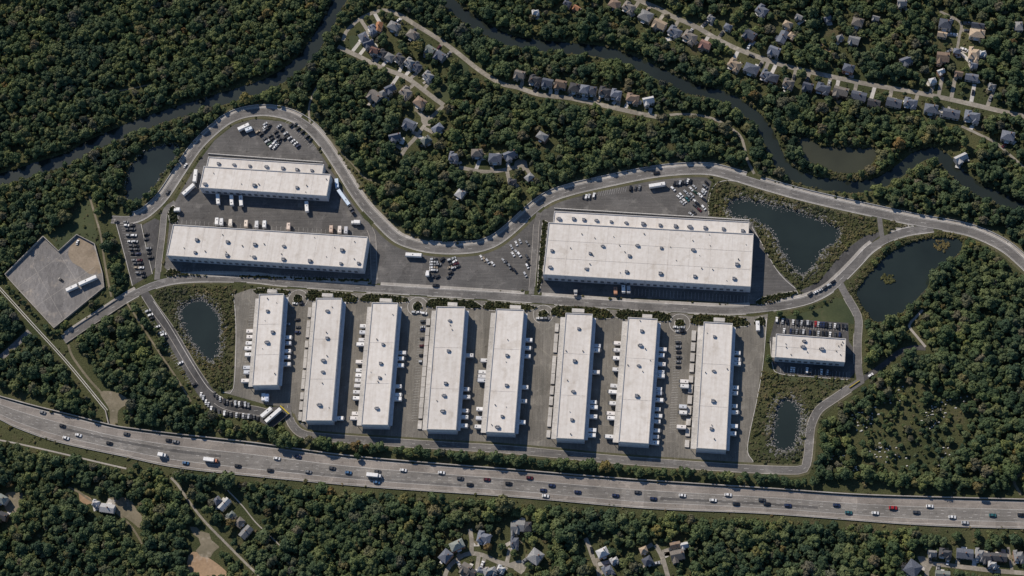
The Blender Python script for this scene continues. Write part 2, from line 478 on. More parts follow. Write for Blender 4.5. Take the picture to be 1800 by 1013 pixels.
PONDS = {
 'P1': [(308, 252), (316, 264), (292, 299), (257, 344), (226, 357), (219, 327), (228, 294), (250, 267), (280, 255)],
 'P2': [(314, 542), (334, 528), (360, 525), (380, 545), (389, 567), (389, 597), (383, 628), (367, 637), (347, 617), (333, 598), (319, 572)],
 'P3': [(1279, 358), (1300, 346), (1349, 356), (1401, 369), (1453, 389), (1480, 404), (1470, 427), (1447, 443), (1438, 462), (1414, 485), (1399, 478), (1380, 456), (1366, 430), (1352, 406), (1322, 388), (1286, 382)],
 'P4': [(1600, 426), (1637, 418), (1684, 419), (1695, 432), (1681, 451), (1660, 465), (1639, 478), (1633, 503), (1610, 529), (1580, 555), (1542, 567), (1521, 546), (1505, 518), (1512, 501), (1532, 475), (1560, 447)],
 'P5': [(1361, 731), (1370, 704), (1388, 700), (1406, 712), (1411, 731), (1408, 757), (1404, 770), (1392, 793), (1363, 790), (1356, 766)],
 'P6': [(1404, 238), (1414, 237), (1447, 255), (1500, 257), (1543, 262), (1539, 283), (1519, 299), (1494, 306), (1465, 302), (1440, 291), (1411, 280)],
}
YARDS = [
 ('yard', 'yard_asphalt', [(448, 209), (500, 214), (532, 230), (556, 258), (586, 306), (616, 352), (644, 390), (655, 408), (662, 425), (660, 492), (560, 488), (300, 481), (289, 470), (297, 400), (300, 368), (322, 330), (352, 280), (378, 246), (412, 219)],
  'grey asphalt yard around the two north-west warehouses'),
 ('yard', 'yard_asphalt', [(656, 398), (690, 424), (716, 438), (780, 449), (840, 447), (880, 434), (908, 412), (942, 382), (944, 440), (938, 512), (800, 506), (662, 498)],
  'dark asphalt car park in the dip of the ring road'),
 ('yard', 'yard_asphalt', [(946, 378), (968, 358), (1005, 345), (1060, 333), (1131, 317), (1190, 310), (1238, 309), (1251, 320), (1243, 350), (1245, 380), (1320, 388), (1340, 430), (1362, 470), (1398, 505), (1402, 514), (1345, 531), (1330, 535), (1200, 528), (1050, 521), (944, 514)],
  'grey asphalt yard around the large north-east warehouse'),
 ('courtyard', 'court_asphalt', [(411, 518), (440, 508), (520, 508), (700, 519), (900, 532), (1100, 546), (1325, 557), (1350, 552), (1340, 640), (1330, 700), (1312, 790), (1325, 815), (1260, 812), (900, 783), (560, 764), (528, 752), (516, 730), (510, 716), (470, 712), (420, 698), (392, 690), (410, 684), (414, 600)],
  'brown-grey asphalt court under the eight long warehouses'),
 ('parking_lot', 'lot_asphalt', [(201, 385), (247, 394), (267, 482), (232, 503)], 'narrow dark asphalt car park on the west side of the site'),
 ('parking_lot', 'lot_asphalt', [(250, 396), (272, 384), (281, 388), (273, 470), (268, 478)], 'thin asphalt parking strip beside the west lane'),
 ('parking_lot', 'lot_asphalt', [(1362, 562), (1380, 560), (1491, 568), (1492, 600), (1500, 612), (1503, 655), (1492, 668), (1368, 657), (1358, 640), (1352, 600)],
  'asphalt car park around the small east warehouse'),
 ('parking_lot', 'lot_asphalt', [(360, 668), (372, 688), (395, 701), (432, 705), (452, 722), (490, 714), (508, 728), (478, 752), (452, 739), (400, 732), (365, 717), (345, 690), (255, 532), (262, 524)],
  'dark asphalt parking strip south-west of the oval pond'),
]
STORAGE = [(77, 417), (104, 443), (136, 414), (167, 430), (181, 482), (184, 506), (96, 578), (26, 502), (10, 484)]
BEDS = [[(452, 507), (503, 510), (509, 514), (506, 520), (452, 517)], [(545, 512), (600, 515), (622, 519), (628, 526), (622, 532), (546, 529)],
        [(640, 519), (652, 517), (705, 522), (718, 527), (712, 532), (640, 530)], [(754, 528), (768, 525), (826, 529), (842, 535), (842, 542), (756, 541)],
        [(853, 534), (866, 531), (930, 536), (936, 545), (856, 545)], [(974, 541), (990, 538), (1058, 543), (1073, 550), (1072, 560), (976, 556)],
        [(1086, 549), (1100, 545), (1160, 549), (1179, 556), (1172, 565), (1090, 561)], [(1218, 557), (1230, 553), (1296, 557), (1314, 565), (1312, 574), (1222, 571)],
        [(1327, 564), (1338, 557), (1346, 563), (1344, 572), (1328, 572)],
        [(292, 483), (300, 473), (330, 482), (420, 488), (420, 484), (560, 490), (650, 492), (650, 496), (480, 490), (330, 485), (300, 488)],
        [(297, 372), (306, 362), (313, 388), (300, 391)], [(953, 400), (957, 388), (962, 390), (951, 500), (945, 508)],
        [(1332, 535), (1338, 524), (1400, 512), (1402, 516), (1362, 531)], [(525, 730), (531, 727), (535, 745), (527, 742)]]
MEADOWS = {      # open grass, brush or bare ground: no wood grows here
 'pond brush west': [(262, 506), (300, 501), (405, 503), (416, 515), (412, 600), (407, 682), (376, 686), (345, 655), (298, 580)],
 'pond brush east': [(1246, 332), (1262, 320), (1290, 325), (1400, 350), (1530, 378), (1548, 398), (1540, 412), (1500, 445), (1472, 484), (1440, 510), (1398, 516), (1362, 478), (1340, 440), (1322, 418), (1318, 392), (1243, 382)],
 'pond brush south-east': [(1340, 652), (1440, 664), (1500, 668), (1440, 706), (1425, 742), (1416, 805), (1396, 818), (1318, 808), (1314, 790), (1333, 700)],
 'ring verge': [(536, 214), (556, 222), (600, 268), (632, 306), (650, 325), (640, 345), (620, 318), (585, 268)],
 'meadow': [(149, 352), (158, 352), (174, 428), (166, 432), (137, 412), (105, 442), (86, 416), (120, 385)],
 'lawn': [(1370, 563), (1440, 542), (1470, 524), (1484, 526), (1500, 556), (1502, 570), (1490, 569)],
 'brush triangle': [(1548, 388), (1580, 392), (1598, 398), (1562, 412)],
 'north verge': [(-60, 660), (0, 680), (60, 698), (130, 722), (185, 740), (240, 742), (330, 757), (480, 772), (520, 782), (560, 772), (700, 783), (900, 797), (1260, 828), (1440, 838), (1560, 858), (1860, 866), (1860, 890), (1350, 866), (900, 832), (449, 786), (195, 755), (-60, 690)],
 'south verge': [(-60, 712), (0, 732), (103, 772), (218, 798), (449, 834), (900, 870), (1131, 890), (1349, 901), (1607, 919), (1860, 926), (1860, 945), (1607, 935), (1349, 920), (1131, 908), (900, 890), (655, 870), (449, 850), (308, 834), (218, 816), (103, 790), (30, 770), (-60, 742)],
 'turning patch': [(118, 603), (132, 602), (190, 678), (232, 698), (232, 714), (214, 726), (214, 752), (184, 752), (178, 716), (118, 640)],
 'garden lawn a': [(760, 148), (786, 146), (800, 160), (786, 180), (766, 164)],
 'garden lawn b': [(804, 106), (822, 116), (822, 136), (800, 132)],
 'garden lawn c': [(614, 64), (634, 66), (642, 92), (620, 88)],
 'clearing a': [(130, 858), (180, 870), (240, 880), (255, 910), (250, 945), (225, 930), (200, 905), (150, 895)],
 'clearing b': [(326, 925), (378, 918), (404, 958), (384, 984), (412, 1013), (334, 1020), (322, 988), (340, 965)],
 'clearing c': [(0, 850), (38, 870), (30, 905), (0, 920)],
 'yard d': [(1672, 420), (1672, 420), (1690, 440)],
 'river sandbar': [(240, 160), (262, 150), (264, 158), (190, 172)],
}
CEMETERY = [(1455, 780), (1490, 730), (1570, 690), (1590, 655), (1625, 660), (1660, 700), (1720, 690), (1725, 760), (1690, 790), (1640, 830), (1500, 830), (1462, 815)]

# ------------------------------------------------------------------ ground with river bed and ponds sunk into it
river_w = smooth_line(GA(RIVER_W), 5.0)
river_e = smooth_line(GA(RIVER_E), 5.0)
RW_HALF, RE_HALF = 6.0, 5.2
ponds = {k: smooth_line(GA(v), 2.5, True) for k, v in PONDS.items()}
corner = np.array([G(x, y)[:2] for x, y in ((-150, -130), (1950, -130), (1950, 1150), (-150, 1150))])
gx0, gx1, gy0, gy1 = corner[:, 0].min(), corner[:, 0].max(), corner[:, 1].min(), corner[:, 1].max()

def water_sd(P):
    """signed distance to the nearest water edge, negative inside"""
    d = np.minimum(dist_line(P, river_w) - RW_HALF, dist_line(P, river_e) - RE_HALF)
    for L in ponds.values():
        lo, hi = L.min(0) - 20, L.max(0) + 20
        k = np.where((P > lo).all(1) & (P < hi).all(1))[0]
        if len(k):
            e = dist_line(P[k], L, True)
            e[inside(P[k], L)] *= -1
            d[k] = np.minimum(d[k], e)
    return d

def build_ground():
    st = 1.7
    xs = np.concatenate([[-6000, -2500, -1000], np.arange(gx0, gx1, st), [1000, 2500, 6000]])
    ys = np.concatenate([[-6000, -2500, -1000], np.arange(gy0, gy1, st), [1000, 2500, 6000]])
    X, Y = np.meshgrid(xs, ys)
    P = np.stack([X.ravel(), Y.ravel()], 1)
    d = water_sd(P)
    z = np.where(d < 0, np.maximum(d * 1.4, -3.0), 0.0)
    wob = 0.18 * np.sin(P[:, 0] * 0.31 + 1.3 * np.sin(P[:, 1] * 0.17)) * np.sin(P[:, 1] * 0.27)
    z += np.where((d < 0.5) & (d > -4), wob, 0)
    nx, ny = len(xs), len(ys)
    v = np.empty((nx * ny, 3), np.float32)
    v[:, :2] = P; v[:, 2] = z
    i = np.arange(nx * ny).reshape(ny, nx)
    q = np.stack([i[:-1, :-1], i[:-1, 1:], i[1:, 1:], i[1:, :-1]], -1).reshape(-1, 4)
    m = bpy.data.meshes.new('ground')
    m.vertices.add(len(v)); m.vertices.foreach_set('co', v.ravel())
    m.loops.add(q.size); m.loops.foreach_set('vertex_index', q.ravel().astype(np.int32))
    m.polygons.add(len(q)); m.polygons.foreach_set('loop_start', np.arange(0, q.size, 4, dtype=np.int32))
    m.materials.append(M['ground'])
    m.update(calc_edges=True)
    m.polygons.foreach_set('use_smooth', [True] * len(q))
    tag(link('ground', m), 'olive green and brown ground of the whole site', 'ground', kind='structure')
build_ground()

def structure(name, mb, mat, label, parent=None):
    o = mb.build(name, mat, parent)
    if parent is None:
        tag(o, label, name.replace('_', ' '), kind='structure')
    return o

WZ = -0.75
def water(name, mat, L, half, label):
    b = MB()
    if half: ribbon(b, L, half, -half, WZ)
    else: b.face([(x, y, WZ) for x, y in L])
    structure(name, b, mat, label)
water('river', 'river_water', river_w, RW_HALF, 'dark river running diagonally past the north-west woods')
water('river', 'river_water', river_e, RE_HALF, 'dark winding river across the north-east woods')
POND_LABEL = {'P1': 'narrow dark pond beside the north-west ring road bend', 'P2': 'oval dark pond ringed with pale rocks west of the long warehouses',
              'P3': 'large heart-shaped dark pond east of the big warehouse', 'P4': 'large dark pond inside the east road curve with two islets',
              'P5': 'small oval pond ringed with pale rocks south-east of the warehouses', 'P6': 'shallow brownish oxbow pond beside the river bend'}
for k, L in ponds.items():
    water('pond', 'pond_water' if k != 'P6' else 'murky_water', L, None, POND_LABEL[k])

# ------------------------------------------------------------------ paved areas
def poly(name, mat, pts, z, label, smooth=False, parent=None):
    L = smooth_line(GA(pts), 3.0, True) if smooth else GA(pts)
    b = MB(); 
    area = 0.5 * sum(L[i][0] * L[(i + 1) % len(L)][1] - L[(i + 1) % len(L)][0] * L[i][1] for i in range(len(L)))
    if area < 0: L = L[::-1]
    b.face([(x, y, z) for x, y in L])
    return structure(name, b, mat, label, parent)

yard_polys = []
for i, (n, mt, pts, lab) in enumerate(YARDS):
    poly(n, mt, pts, 0.03 + 0.006 * i, lab)
    yard_polys.append(GA(pts))
poly('storage_yard', 'storage_paving', STORAGE, 0.03, 'pale grey paved storage yard inside a low concrete wall')
yard_polys.append(GA(STORAGE))
poly('stained_paving', 'stained_paving', [(137, 419), (150, 424), (164, 433), (174, 462), (178, 480), (158, 482), (142, 470), (128, 462), (120, 448), (124, 432)], 0.036, 'tan stained corner of the walled storage yard', True)
poly('lawn', 'lawn', MEADOWS['lawn'], 0.02, 'triangular green lawn north of the small east warehouse', True)
poly('lawn', 'lawn', MEADOWS['meadow'], 0.02, 'dark green meadow behind the walled storage yard')
poly('lawn', 'lawn', [(1345, 656), (1440, 664), (1498, 670), (1470, 690), (1430, 672), (1350, 668)], 0.02, 'strip of grass south of the small east warehouse')
for k_, lab in (('garden lawn a', 'open lawn at the east end of the western street'), ('garden lawn b', 'open lawn below the middle street near the river'), ('garden lawn c', 'open lawn at the top of the western house cluster')):
    poly('lawn', 'lawn', MEADOWS[k_], 0.025, lab, True)
poly('bare_ground', 'dirt', [(339, 970), (367, 981), (396, 1003), (402, 1018), (342, 1018), (329, 988)], 0.04, 'tan sandy pit in the woods at the south-west', True)
poly('bare_ground', 'dirt_path', [(334, 926), (346, 927), (352, 934), (368, 938), (372, 950), (386, 962), (376, 970), (370, 980), (352, 978), (344, 968), (353, 958), (349, 946), (340, 940)], 0.05, 'pale worn ground beside the south-west track', True)
poly('bare_ground', 'dirt_path', [(188, 876), (225, 876), (240, 896), (252, 912), (248, 930), (232, 918), (205, 900), (190, 886)], 0.04, 'worn brown ground around the white metal shed', True)
poly('bare_ground', 'dirt', [(138, 866), (160, 876), (164, 884), (150, 888), (140, 880)], 0.045, 'patch of bare orange soil by the white metal shed', True)
poly('bare_ground', 'dirt_path', [(10, 868), (40, 868), (34, 896), (20, 906), (8, 892)], 0.04, 'trampled pale ground at the south-west picture edge', True)
poly('bare_ground', 'dirt', [(1436, 78), (1460, 86), (1450, 112), (1438, 112)], 0.04, 'bare tan building plot north of the long street', True)
poly('bare_ground', 'dirt_path', [(176, 690), (205, 690), (226, 703), (228, 709), (208, 722), (206, 748), (192, 748), (193, 722)], 0.045, 'pale paved turning patch beside the motorway', True)
poly('turning_circle', 'street_concrete', [(905, 284), (916, 278), (926, 284), (928, 296), (916, 303), (905, 298)], 0.075, 'pinkish cul-de-sac turning circle in the central wood', True)
poly('turning_circle', 'street_concrete', [(740, 206), (758, 204), (762, 214), (755, 222), (744, 220)], 0.08, 'street junction among the north houses', True)
poly('turning_circle', 'street_concrete', [(896, 990), (922, 985), (926, 996), (916, 1010), (904, 1002)], 0.08, 'brownish turning head at the end of the south street', True)
poly('turning_circle', 'street_concrete', [(1612, 978), (1624, 978), (1640, 992), (1634, 1004), (1622, 996)], 0.08, 'turning head of the south-east street', True)

# storage yard joints and scuffs: expansion strips
b = MB()
for (x0, y0), (x1, y1) in (((60, 470), (110, 560)), ((105, 447), (150, 520)), ((30, 505), (120, 440)), ((62, 540), (165, 470))):
    ribbon(b, np.array([G(x0, y0)[:2], G(x1, y1)[:2]]), -0.12, 0.12, 0.045)
structure('pavement_joint', b, 'concrete', 'pale joint lines across the walled storage yard')

# ------------------------------------------------------------------ roads, kerbs and painted lines
ROADS = []      # (name, line, half width)
def add_road(name, pts, half_px, mat, z, label):
    L = smooth_line(GA(pts), 3.0)
    b = MB(); ribbon(b, L, half_px * S, -half_px * S, z)
    o = structure(name, b, mat, label)
    ROADS.append((o, L, half_px * S, z))
    return o, L

motor_t, motor_b = GA(HTOP), GA(HBOT)
mt_, mb_ = smooth_line(motor_t, 4.0), smooth_line(motor_b, 4.0)
def resample(L, n):
    s = np.concatenate([[0], np.cumsum(np.linalg.norm(np.diff(L, axis=0), axis=1))])
    u = np.linspace(0, s[-1], n)
    return np.stack([np.interp(u, s, L[:, 0]), np.interp(u, s, L[:, 1])], 1)
mt_, mb_ = resample(mt_, 200), resample(mb_, 200)
mw = lambda t: mt_ * (1 - t) + mb_ * t
def band(b, t0, t1, z):
    A, B = mw(t0), mw(t1)
    s = len(b.v)
    b.v += [(x, y, z) for x, y in A] + [(x, y, z) for x, y in B]
    n = len(A)
    for i in range(n - 1):
        b.f.append((s + n + i, s + n + i + 1, s + i + 1, s + i)); b.m.append(0)
b = MB(); band(b, 0, 1, 0.05)
motorway = structure('motorway', b, 'motorway_shoulder', 'wide multi-lane motorway with pale shoulders across the south')
b = MB(); band(b, 0.33, 0.77, 0.065)
structure('carriageway', b, 'motorway_asphalt', '', motorway)
b = MB()
for t in (0.045, 0.325, 0.775, 0.955): band(b, t - 0.006, t + 0.006, 0.085)
structure('edge_line', b, 'road_paint', '', motorway)
b = MB()
for t in (0.435, 0.545, 0.66):
    L = resample(mw(t), 1400); N = normals(L)
    for i in range(int(rng.integers(0, 9)), 1390, 13):
        if rng.random() < 0.25: continue
        ribbon(b, L[i:i + 5], -0.09, 0.09, 0.085, nrm=N[i:i + 5])
structure('lane_line', b, 'road_paint', '', motorway)
for t0, t1, i0, i1, mt in ((0.435, 0.545, 20, 52, 'yard_asphalt'), (0.335, 0.435, 88, 120, 'road_asphalt'), (0.66, 0.765, 60, 96, 'road_asphalt'), (0.545, 0.66, 130, 158, 'yard_asphalt')):
    b = MB(); A, B = mw(t0 + 0.008)[i0:i1], mw(t1 - 0.008)[i0:i1]; n_ = len(A); b.v = [(x, y, 0.074) for x, y in A] + [(x, y, 0.074) for x, y in B]
    for q in range(n_ - 1): b.f.append((n_ + q, n_ + q + 1, q + 1, q)); b.m.append(0)
    structure('resurfaced_lane', b, mt, '', motorway)

road_defs = [('ring_road', RING, 8.2, 'road_asphalt', 0.100, 'two-lane ring road looping around the north of the site'),
             ('main_road', MAIN, 7.4, 'road_asphalt', 0.108, 'straight access road between the north and south warehouses'),
             ('loop_road', LOOP, 6.2, 'road_asphalt', 0.092, 'service road looping along the south and east of the site'),
             ('lane', EAST, 6.2, 'road_asphalt', 0.096, 'lane east of the small warehouse'),
             ('lane', WLANE, 5.2, 'road_asphalt', 0.094, 'curving lane west of the two north-west warehouses'),
             ('lane', MLANE, 5.0, 'road_asphalt', 0.090, 'short lane east of the wide north-west warehouse'),
             ('lane', RLANE, 4.6, 'road_asphalt', 0.088, 'short lane west of the large north-east warehouse'),
             ('lot_road', LOTROAD, 7.2, 'lot_asphalt', 0.100, 'diagonal drive beside the oval pond')]
for d in road_defs: add_road(*d)
main_roads = list(ROADS)
KERBGAPS = [(633, 514, 9), (848, 528, 9), (1080, 542, 9), (1325, 553, 11), (524, 504, 14), (734, 519, 13), (955, 532, 13), (1195, 549, 13), (276, 490, 14), (658, 502, 9), (936, 520, 10), (420, 505, 14),
            (540, 212, 9), (1322, 312, 8), (255, 507, 16), (205, 395, 30), (1548, 383, 13), (1552, 420, 14), (1480, 505, 14), (1500, 572, 8), (1512, 668, 22), (1350, 547, 9),
            (300, 362, 14), (940, 376, 14), (113, 600, 12), (640, 388, 14), (1330, 540, 8), (1018, 517, 6), (1424, 826, 4), (366, 692, 18), (505, 716, 16), (590, 292, 0)]
def kerb(i, side, width=0.42, extra=0.0, mat='concrete', top=0.2, name='kerb'):
    o, L, hw, z = ROADS[i]
    N = normals(L)
    off = side * (hw + extra)
    E = L + N * off
    ok = np.ones(len(E), bool)
    for j, (_, L2, hw2, _) in enumerate(main_roads):
        if j != i: ok &= dist_line(E, L2) > hw2 + 0.7
    for gx, gy, r in KERBGAPS:
        ok &= np.linalg.norm(E - np.array(G(gx, gy)[:2]), axis=1) > r * S
    b = MB(); run = []
    for k in range(len(E) + 1):
        if k < len(E) and ok[k]: run.append(k)
        else:
            if len(run) > 2:
                ribbon(b, L[run], off, off + side * width, 0.0, top, nrm=N[run])
            run = []
    structure(name, b, mat, '', o)
for i in range(len(main_roads)):
    for s in (1, -1):
        kerb(i, s, 0.45 if i < 3 else 0.36, mat='pale_concrete' if i in (0, 1) else 'concrete')
# pale footways beside the ring road (outer side) and the main road (north side)
kerb(0, 1, 1.7, 0.46, 'concrete', 0.16, 'footway')
kerb(1, 1, 1.9, 0.46, 'concrete', 0.16, 'footway')
kerb(0, -1, 2.2, 0.5, 'verge', 0.05, 'verge')
kerb(0, 1, 2.6, 2.2, 'verge', 0.05, 'verge')
kerb(1, -1, 1.2, 0.45, 'verge', 0.05, 'verge')
kerb(2, 1, 1.6, 0.4, 'verge', 0.05, 'verge')
kerb(2, -1, 1.8, 0.4, 'verge', 0.05, 'verge')

def dashes(i, off, on, gap, w=0.09, name='lane_line', mat='road_paint', keep=1.0):
    o, L, hw, z = ROADS[i]
    Ls = smooth_line(L, 1.0); N = normals(Ls)
    b = MB(); k = 0
    while k + on < len(Ls):
        if rng.random() < keep: ribbon(b, Ls[k:k + on + 1] , off - w, off + w, z + 0.02, nrm=N[k:k + on + 1])
        k += on + gap
    structure(name, b, mat, '', o)
dashes(0, 0.0, 3, 6, 0.08, keep=0.55); dashes(0, 2.75, 20, 0, 0.09, 'edge_line'); dashes(0, -2.75, 20, 0, 0.09, 'edge_line')
dashes(1, 0.0, 3, 6, 0.08, keep=0.5); dashes(1, 2.5, 20, 1, 0.08, 'edge_line', keep=0.7); dashes(1, -2.5, 20, 1, 0.08, 'edge_line', keep=0.7)
dashes(2, 0.0, 2, 6, 0.09, keep=0.6)

# streets among the houses
street_lines = {}
SNAME = {'S1': 'pale street through the western house cluster', 'S2a': 'short curved pale street near the west river bend', 'S2': 'long pale street running through the northern houses down to the ring road',
         'S2t': 'narrow pale lane curving down from the middle street to the ring road', 'S3': 'long pale street across the north-east houses', 'S4': 'short pale street south of the western house cluster', 'S4b': 'pale link street beside the western junction',
         'S5': 'pale cul-de-sac street in the central wood', 'S6': 'curved pale street at the south edge', 'S6b': 'short pale spur north of the curved south street',
         'S7': 'narrow pale drive in the south wood', 'S8': 'short pale drive beside the brown-roofed south house', 'S9': 'pale street through the south-east houses',
         'S9b': 'short pale street stub at the south-east corner', 'S9c': 'pale back lane north of the south-east street', 'S10': 'short paved stub below the north-east street',
         'S11': 'narrow pale drive between the north-east corner houses', 'S12': 'pale track beside the north-east river bank'}
for i, (k, pts) in enumerate(STREETS.items()):
    hp = {'S3': 4.6, 'S2': 4.4, 'S1': 4.4}.get(k, 3.6 if k not in ('S11', 'S12', 'S9c', 'S10', 'S2t') else 2.4)
    o, L = add_road('residential_street', pts, hp, 'street_concrete', 0.060 + 0.0012 * i, SNAME[k])
    street_lines[k] = (L, hp * S)
TRACKS = [([(120, 606), (128, 628), (154, 664), (172, 684), (184, 698)], 2.6, 'dirt_path', 'narrow track from the bridge end down to the motorway'),
          ([(222, 531), (250, 574), (282, 623), (310, 664), (336, 706)], 2.0, 'dirt_path', 'straight mown track along the edge of the triangular wood'),
          ([(157, 345), (166, 375), (177, 414), (183, 455), (191, 500), (196, 522)], 2.4, 'dirt_path', 'pale gravel path east of the storage yard'),
          ([(545, 216), (543, 200), (545, 180), (556, 155), (570, 135)], 2.6, 'street_concrete', 'pinkish path from the ring road up to the western houses'),
          ([(556, 222), (590, 258), (622, 292), (640, 312), (655, 318)], 1.6, 'dirt_path', 'thin footpath on the bank above the ring road'),
          ([(-20, 770), (40, 782), (115, 799), (170, 812), (222, 824)], 1.8, 'concrete', 'thin pale path in the woods south of the motorway'),
          ([(300, 840), (312, 852), (334, 884), (359, 916), (398, 956), (440, 998), (470, 1025)], 2.6, 'street_concrete', 'straight pale track through the south-west woods'),
          ([(400, 862), (425, 888), (449, 918), (470, 938), (495, 962)], 1.2, 'concrete', 'thin pale path beside the south-west houses'),
          ([(120, 857), (140, 866), (160, 880), (200, 898), (230, 925), (250, 956)], 2.2, 'dirt_path', 'dirt drive past the white metal shed'),
          ([(1516, 667), (1530, 658), (1555, 640), (1580, 620), (1604, 612), (1627, 612)], 4.6, 'lot_asphalt', 'shaded asphalt track leading into the eastern wood'),
          ([(1627, 610), (1612, 592), (1598, 573), (1608, 560), (1622, 545)], 2.8, 'concrete', 'pale bent path beside the eastern pond wood'),
          ([(-30, 650), (0, 630), (25, 608), (52, 583)], 6.0, 'storage_paving', 'grey road stub at the west edge of the picture'),
          ([(1795, 870), (1782, 845), (1800, 830)], 3.0, 'dirt_path', 'dirt track at the east edge of the picture'),
          ([(180, 163), (210, 160), (240, 154), (268, 148)], 1.6, 'dirt_path', 'thin path in the north-west wood'),
          ([(1700, 410), (1702, 411)], 1, 'dirt_path', '')]
for i, (pts, hp, mt, lab) in enumerate(TRACKS[:-1]):
    add_road('track', pts, hp * (0.75 if hp < 4 else 1.0), mt, 0.050 + 0.0015 * i, lab)

# link pieces at the east fork
add_road('lane', [(1545, 376), (1547, 392), (1549, 408), (1552, 424)], 4.2, 'road_asphalt', 0.090, 'short link between the ring road and the access road')
poly('shoulder', 'street_concrete', [(1485, 492), (1500, 470), (1520, 445), (1540, 424), (1552, 420), (1556, 424), (1530, 444), (1512, 464), (1496, 488)], 0.045, 'pale shoulder on the outside of the east curve')
poly('shoulder', 'lot_asphalt', [(1405, 512), (1440, 495), (1460, 470), (1485, 440), (1520, 415), (1546, 408), (1545, 416), (1520, 436), (1490, 478), (1470, 500), (1420, 518)], 0.04, 'grey parking strip along the east curve')
yard_polys.append(GA([(1405, 512), (1440, 495), (1460, 470), (1485, 440), (1520, 415), (1546, 408), (1545, 416), (1520, 436), (1490, 478), (1470, 500), (1420, 518)]))
for pts, lab in (([(1322, 400), (1340, 430), (1362, 470), (1380, 492), (1400, 509)], 'curving kerb between the largest warehouse yard and the pond'), ([(202, 385), (217, 440), (233, 503)], 'pale kerb on the west side of the narrow west car park'),
                 ([(248, 394), (258, 440), (268, 482)], 'pale kerb on the east side of the narrow west car park'), ([(408, 516), (413, 540), (415, 600), (410, 684), (392, 690)], 'kerb between the oval pond and the long warehouses'),
                 ([(1246, 378), (1246, 350), (1256, 326), (1275, 318), (1300, 320)], 'curving kerb round the brush west of the heart-shaped pond'), ([(1348, 560), (1341, 640), (1331, 700), (1314, 786), (1324, 812)], 'long kerb east of the easternmost long warehouse'),
                 ([(1354, 600), (1358, 642), (1370, 657), (1430, 663), (1492, 668)], 'kerb on the south side of the small warehouse car park'), ([(270, 530), (298, 572), (336, 636), (366, 682), (392, 700)], 'kerb between the diagonal drive and the oval pond')):
    b = MB(); ribbon(b, smooth_line(GA(pts), 2.0), -0.2, 0.2, 0.0, 0.24); structure('kerb', b, 'pale_concrete', lab)
# bridge deck end at the west
b = MB(); L = smooth_line(GA(MAIN[:4]), 3.0); N = normals(L)
for s, nm in ((1, 'north'), (-1, 'south')):
    b = MB(); ribbon(b, L, s * 3.3, s * 3.65, 0.0, 0.95, nrm=N)
    tag(b.build('parapet_wall', 'concrete'), 'low concrete parapet on the %s side of the west bridge road' % nm, 'wall')

# planting beds with kerbs
bed_lines = []
for i, pts in enumerate(BEDS):
    L = smooth_line(GA(pts), 1.5, True)
    area = 0.5 * np.sum(L[:, 0] * np.roll(L[:, 1], -1) - np.roll(L[:, 0], -1) * L[:, 1])
    if area < 0: L = L[::-1]
    bed_lines.append(L)
    b = MB(); b.face([(x, y, 0.15) for x, y in L])
    o = structure('planting_bed', b, 'mulch', 'kerbed planting bed beside the access road, %s from the west' % ordinal(i + 1))
    b = MB(); C = np.vstack([L, L[:2]]); ribbon(b, C, -0.35, 0.02, 0.0, 0.2); structure('kerb', b, 'pale_concrete', '', o)
for i, (cx, cy) in enumerate(((524, 526), (734, 539), (955, 553), (1195, 569))):
    c = np.array(G(cx, cy)[:2])
    a = np.linspace(0, 2 * np.pi, 40)
    C = c + np.stack([np.cos(a), np.sin(a)], 1) * 3.4
    b = MB(); b.face([(x, y, 0.15) for x, y in C[:-1]])
    o = structure('planting_bed', b, 'mulch', 'round planted island in a turning circle, %s from the west' % ordinal(i + 1))
    b = MB(); ribbon(b, C, -0.4, 0.02, 0.0, 0.2); structure('kerb', b, 'pale_concrete', '', o)
    b = MB(); C2 = c + np.stack([np.cos(a[:34] - 0.9), np.sin(a[:34] - 0.9)], 1) * 7.0; ribbon(b, C2, -0.2, 0.16, 0.0, 0.16); structure('kerb', b, 'pale_concrete', '', o)
    bed_lines.append(C)

# ------------------------------------------------------------------ walls and barriers
def barrier(name, pts, w, h, mat, label, cat, step=3.0, world_pts=None, sharp=False):
    L = world_pts if world_pts is not None else (GA(pts) if sharp else smooth_line(GA(pts), step))
    b = MB(); ribbon(b, L, -w / 2, w / 2, 0.0, h)
    return tag(b.build(name, mat), label, cat)
barrier('concrete_barrier', None, 0.6, 1.5, 'concrete', 'long low concrete barrier along the north edge of the motorway', 'barrier', world_pts=mw(-0.05))
barrier('guard_rail', None, 0.25, 0.7, 'galvanised', 'thin metal guard rail along the south edge of the motorway', 'guard rail', world_pts=mw(1.02))
barrier('storage_wall', STORAGE + [STORAGE[0]], 0.5, 1.9, 'concrete', 'low concrete wall enclosing the pale storage yard', 'wall', sharp=True)
PIPE_LINE = GA([(-14, 495), (58, 571), (118, 638), (188, 723)])
for dx, nm in ((0, 'north-east'), (-3.4, 'south-west')):
    barrier('pipeline', [(-10 + dx, 494 + dx * -0.4), (60 + dx, 571 - dx * 0.4), (120 + dx, 637 - dx * 0.4), (190 + dx, 722 - dx * 0.4)], 0.5, 0.9, 'pale_concrete', 'long pale pipe running diagonally to the motorway, %s of two' % nm, 'pipeline')
b = MB(); o, L, hw, z = ROADS[0]
for lo, hi, lab in ((5, 62, 'metal guard rail on the outer edge of the north-west ring road bend'), (100, 175, 'metal guard rail along the wood inside the ring road dip'), (178, 400, 'metal guard rail on the north side of the eastern ring road')):
    seg = L[lo:min(hi, len(L) - 1)]
    if len(seg) > 3:
        N = normals(seg)
        barrier('guard_rail', None, 0.3, 0.8, 'galvanised', lab, 'guard rail', world_pts=seg + N * (hw + 2.5))
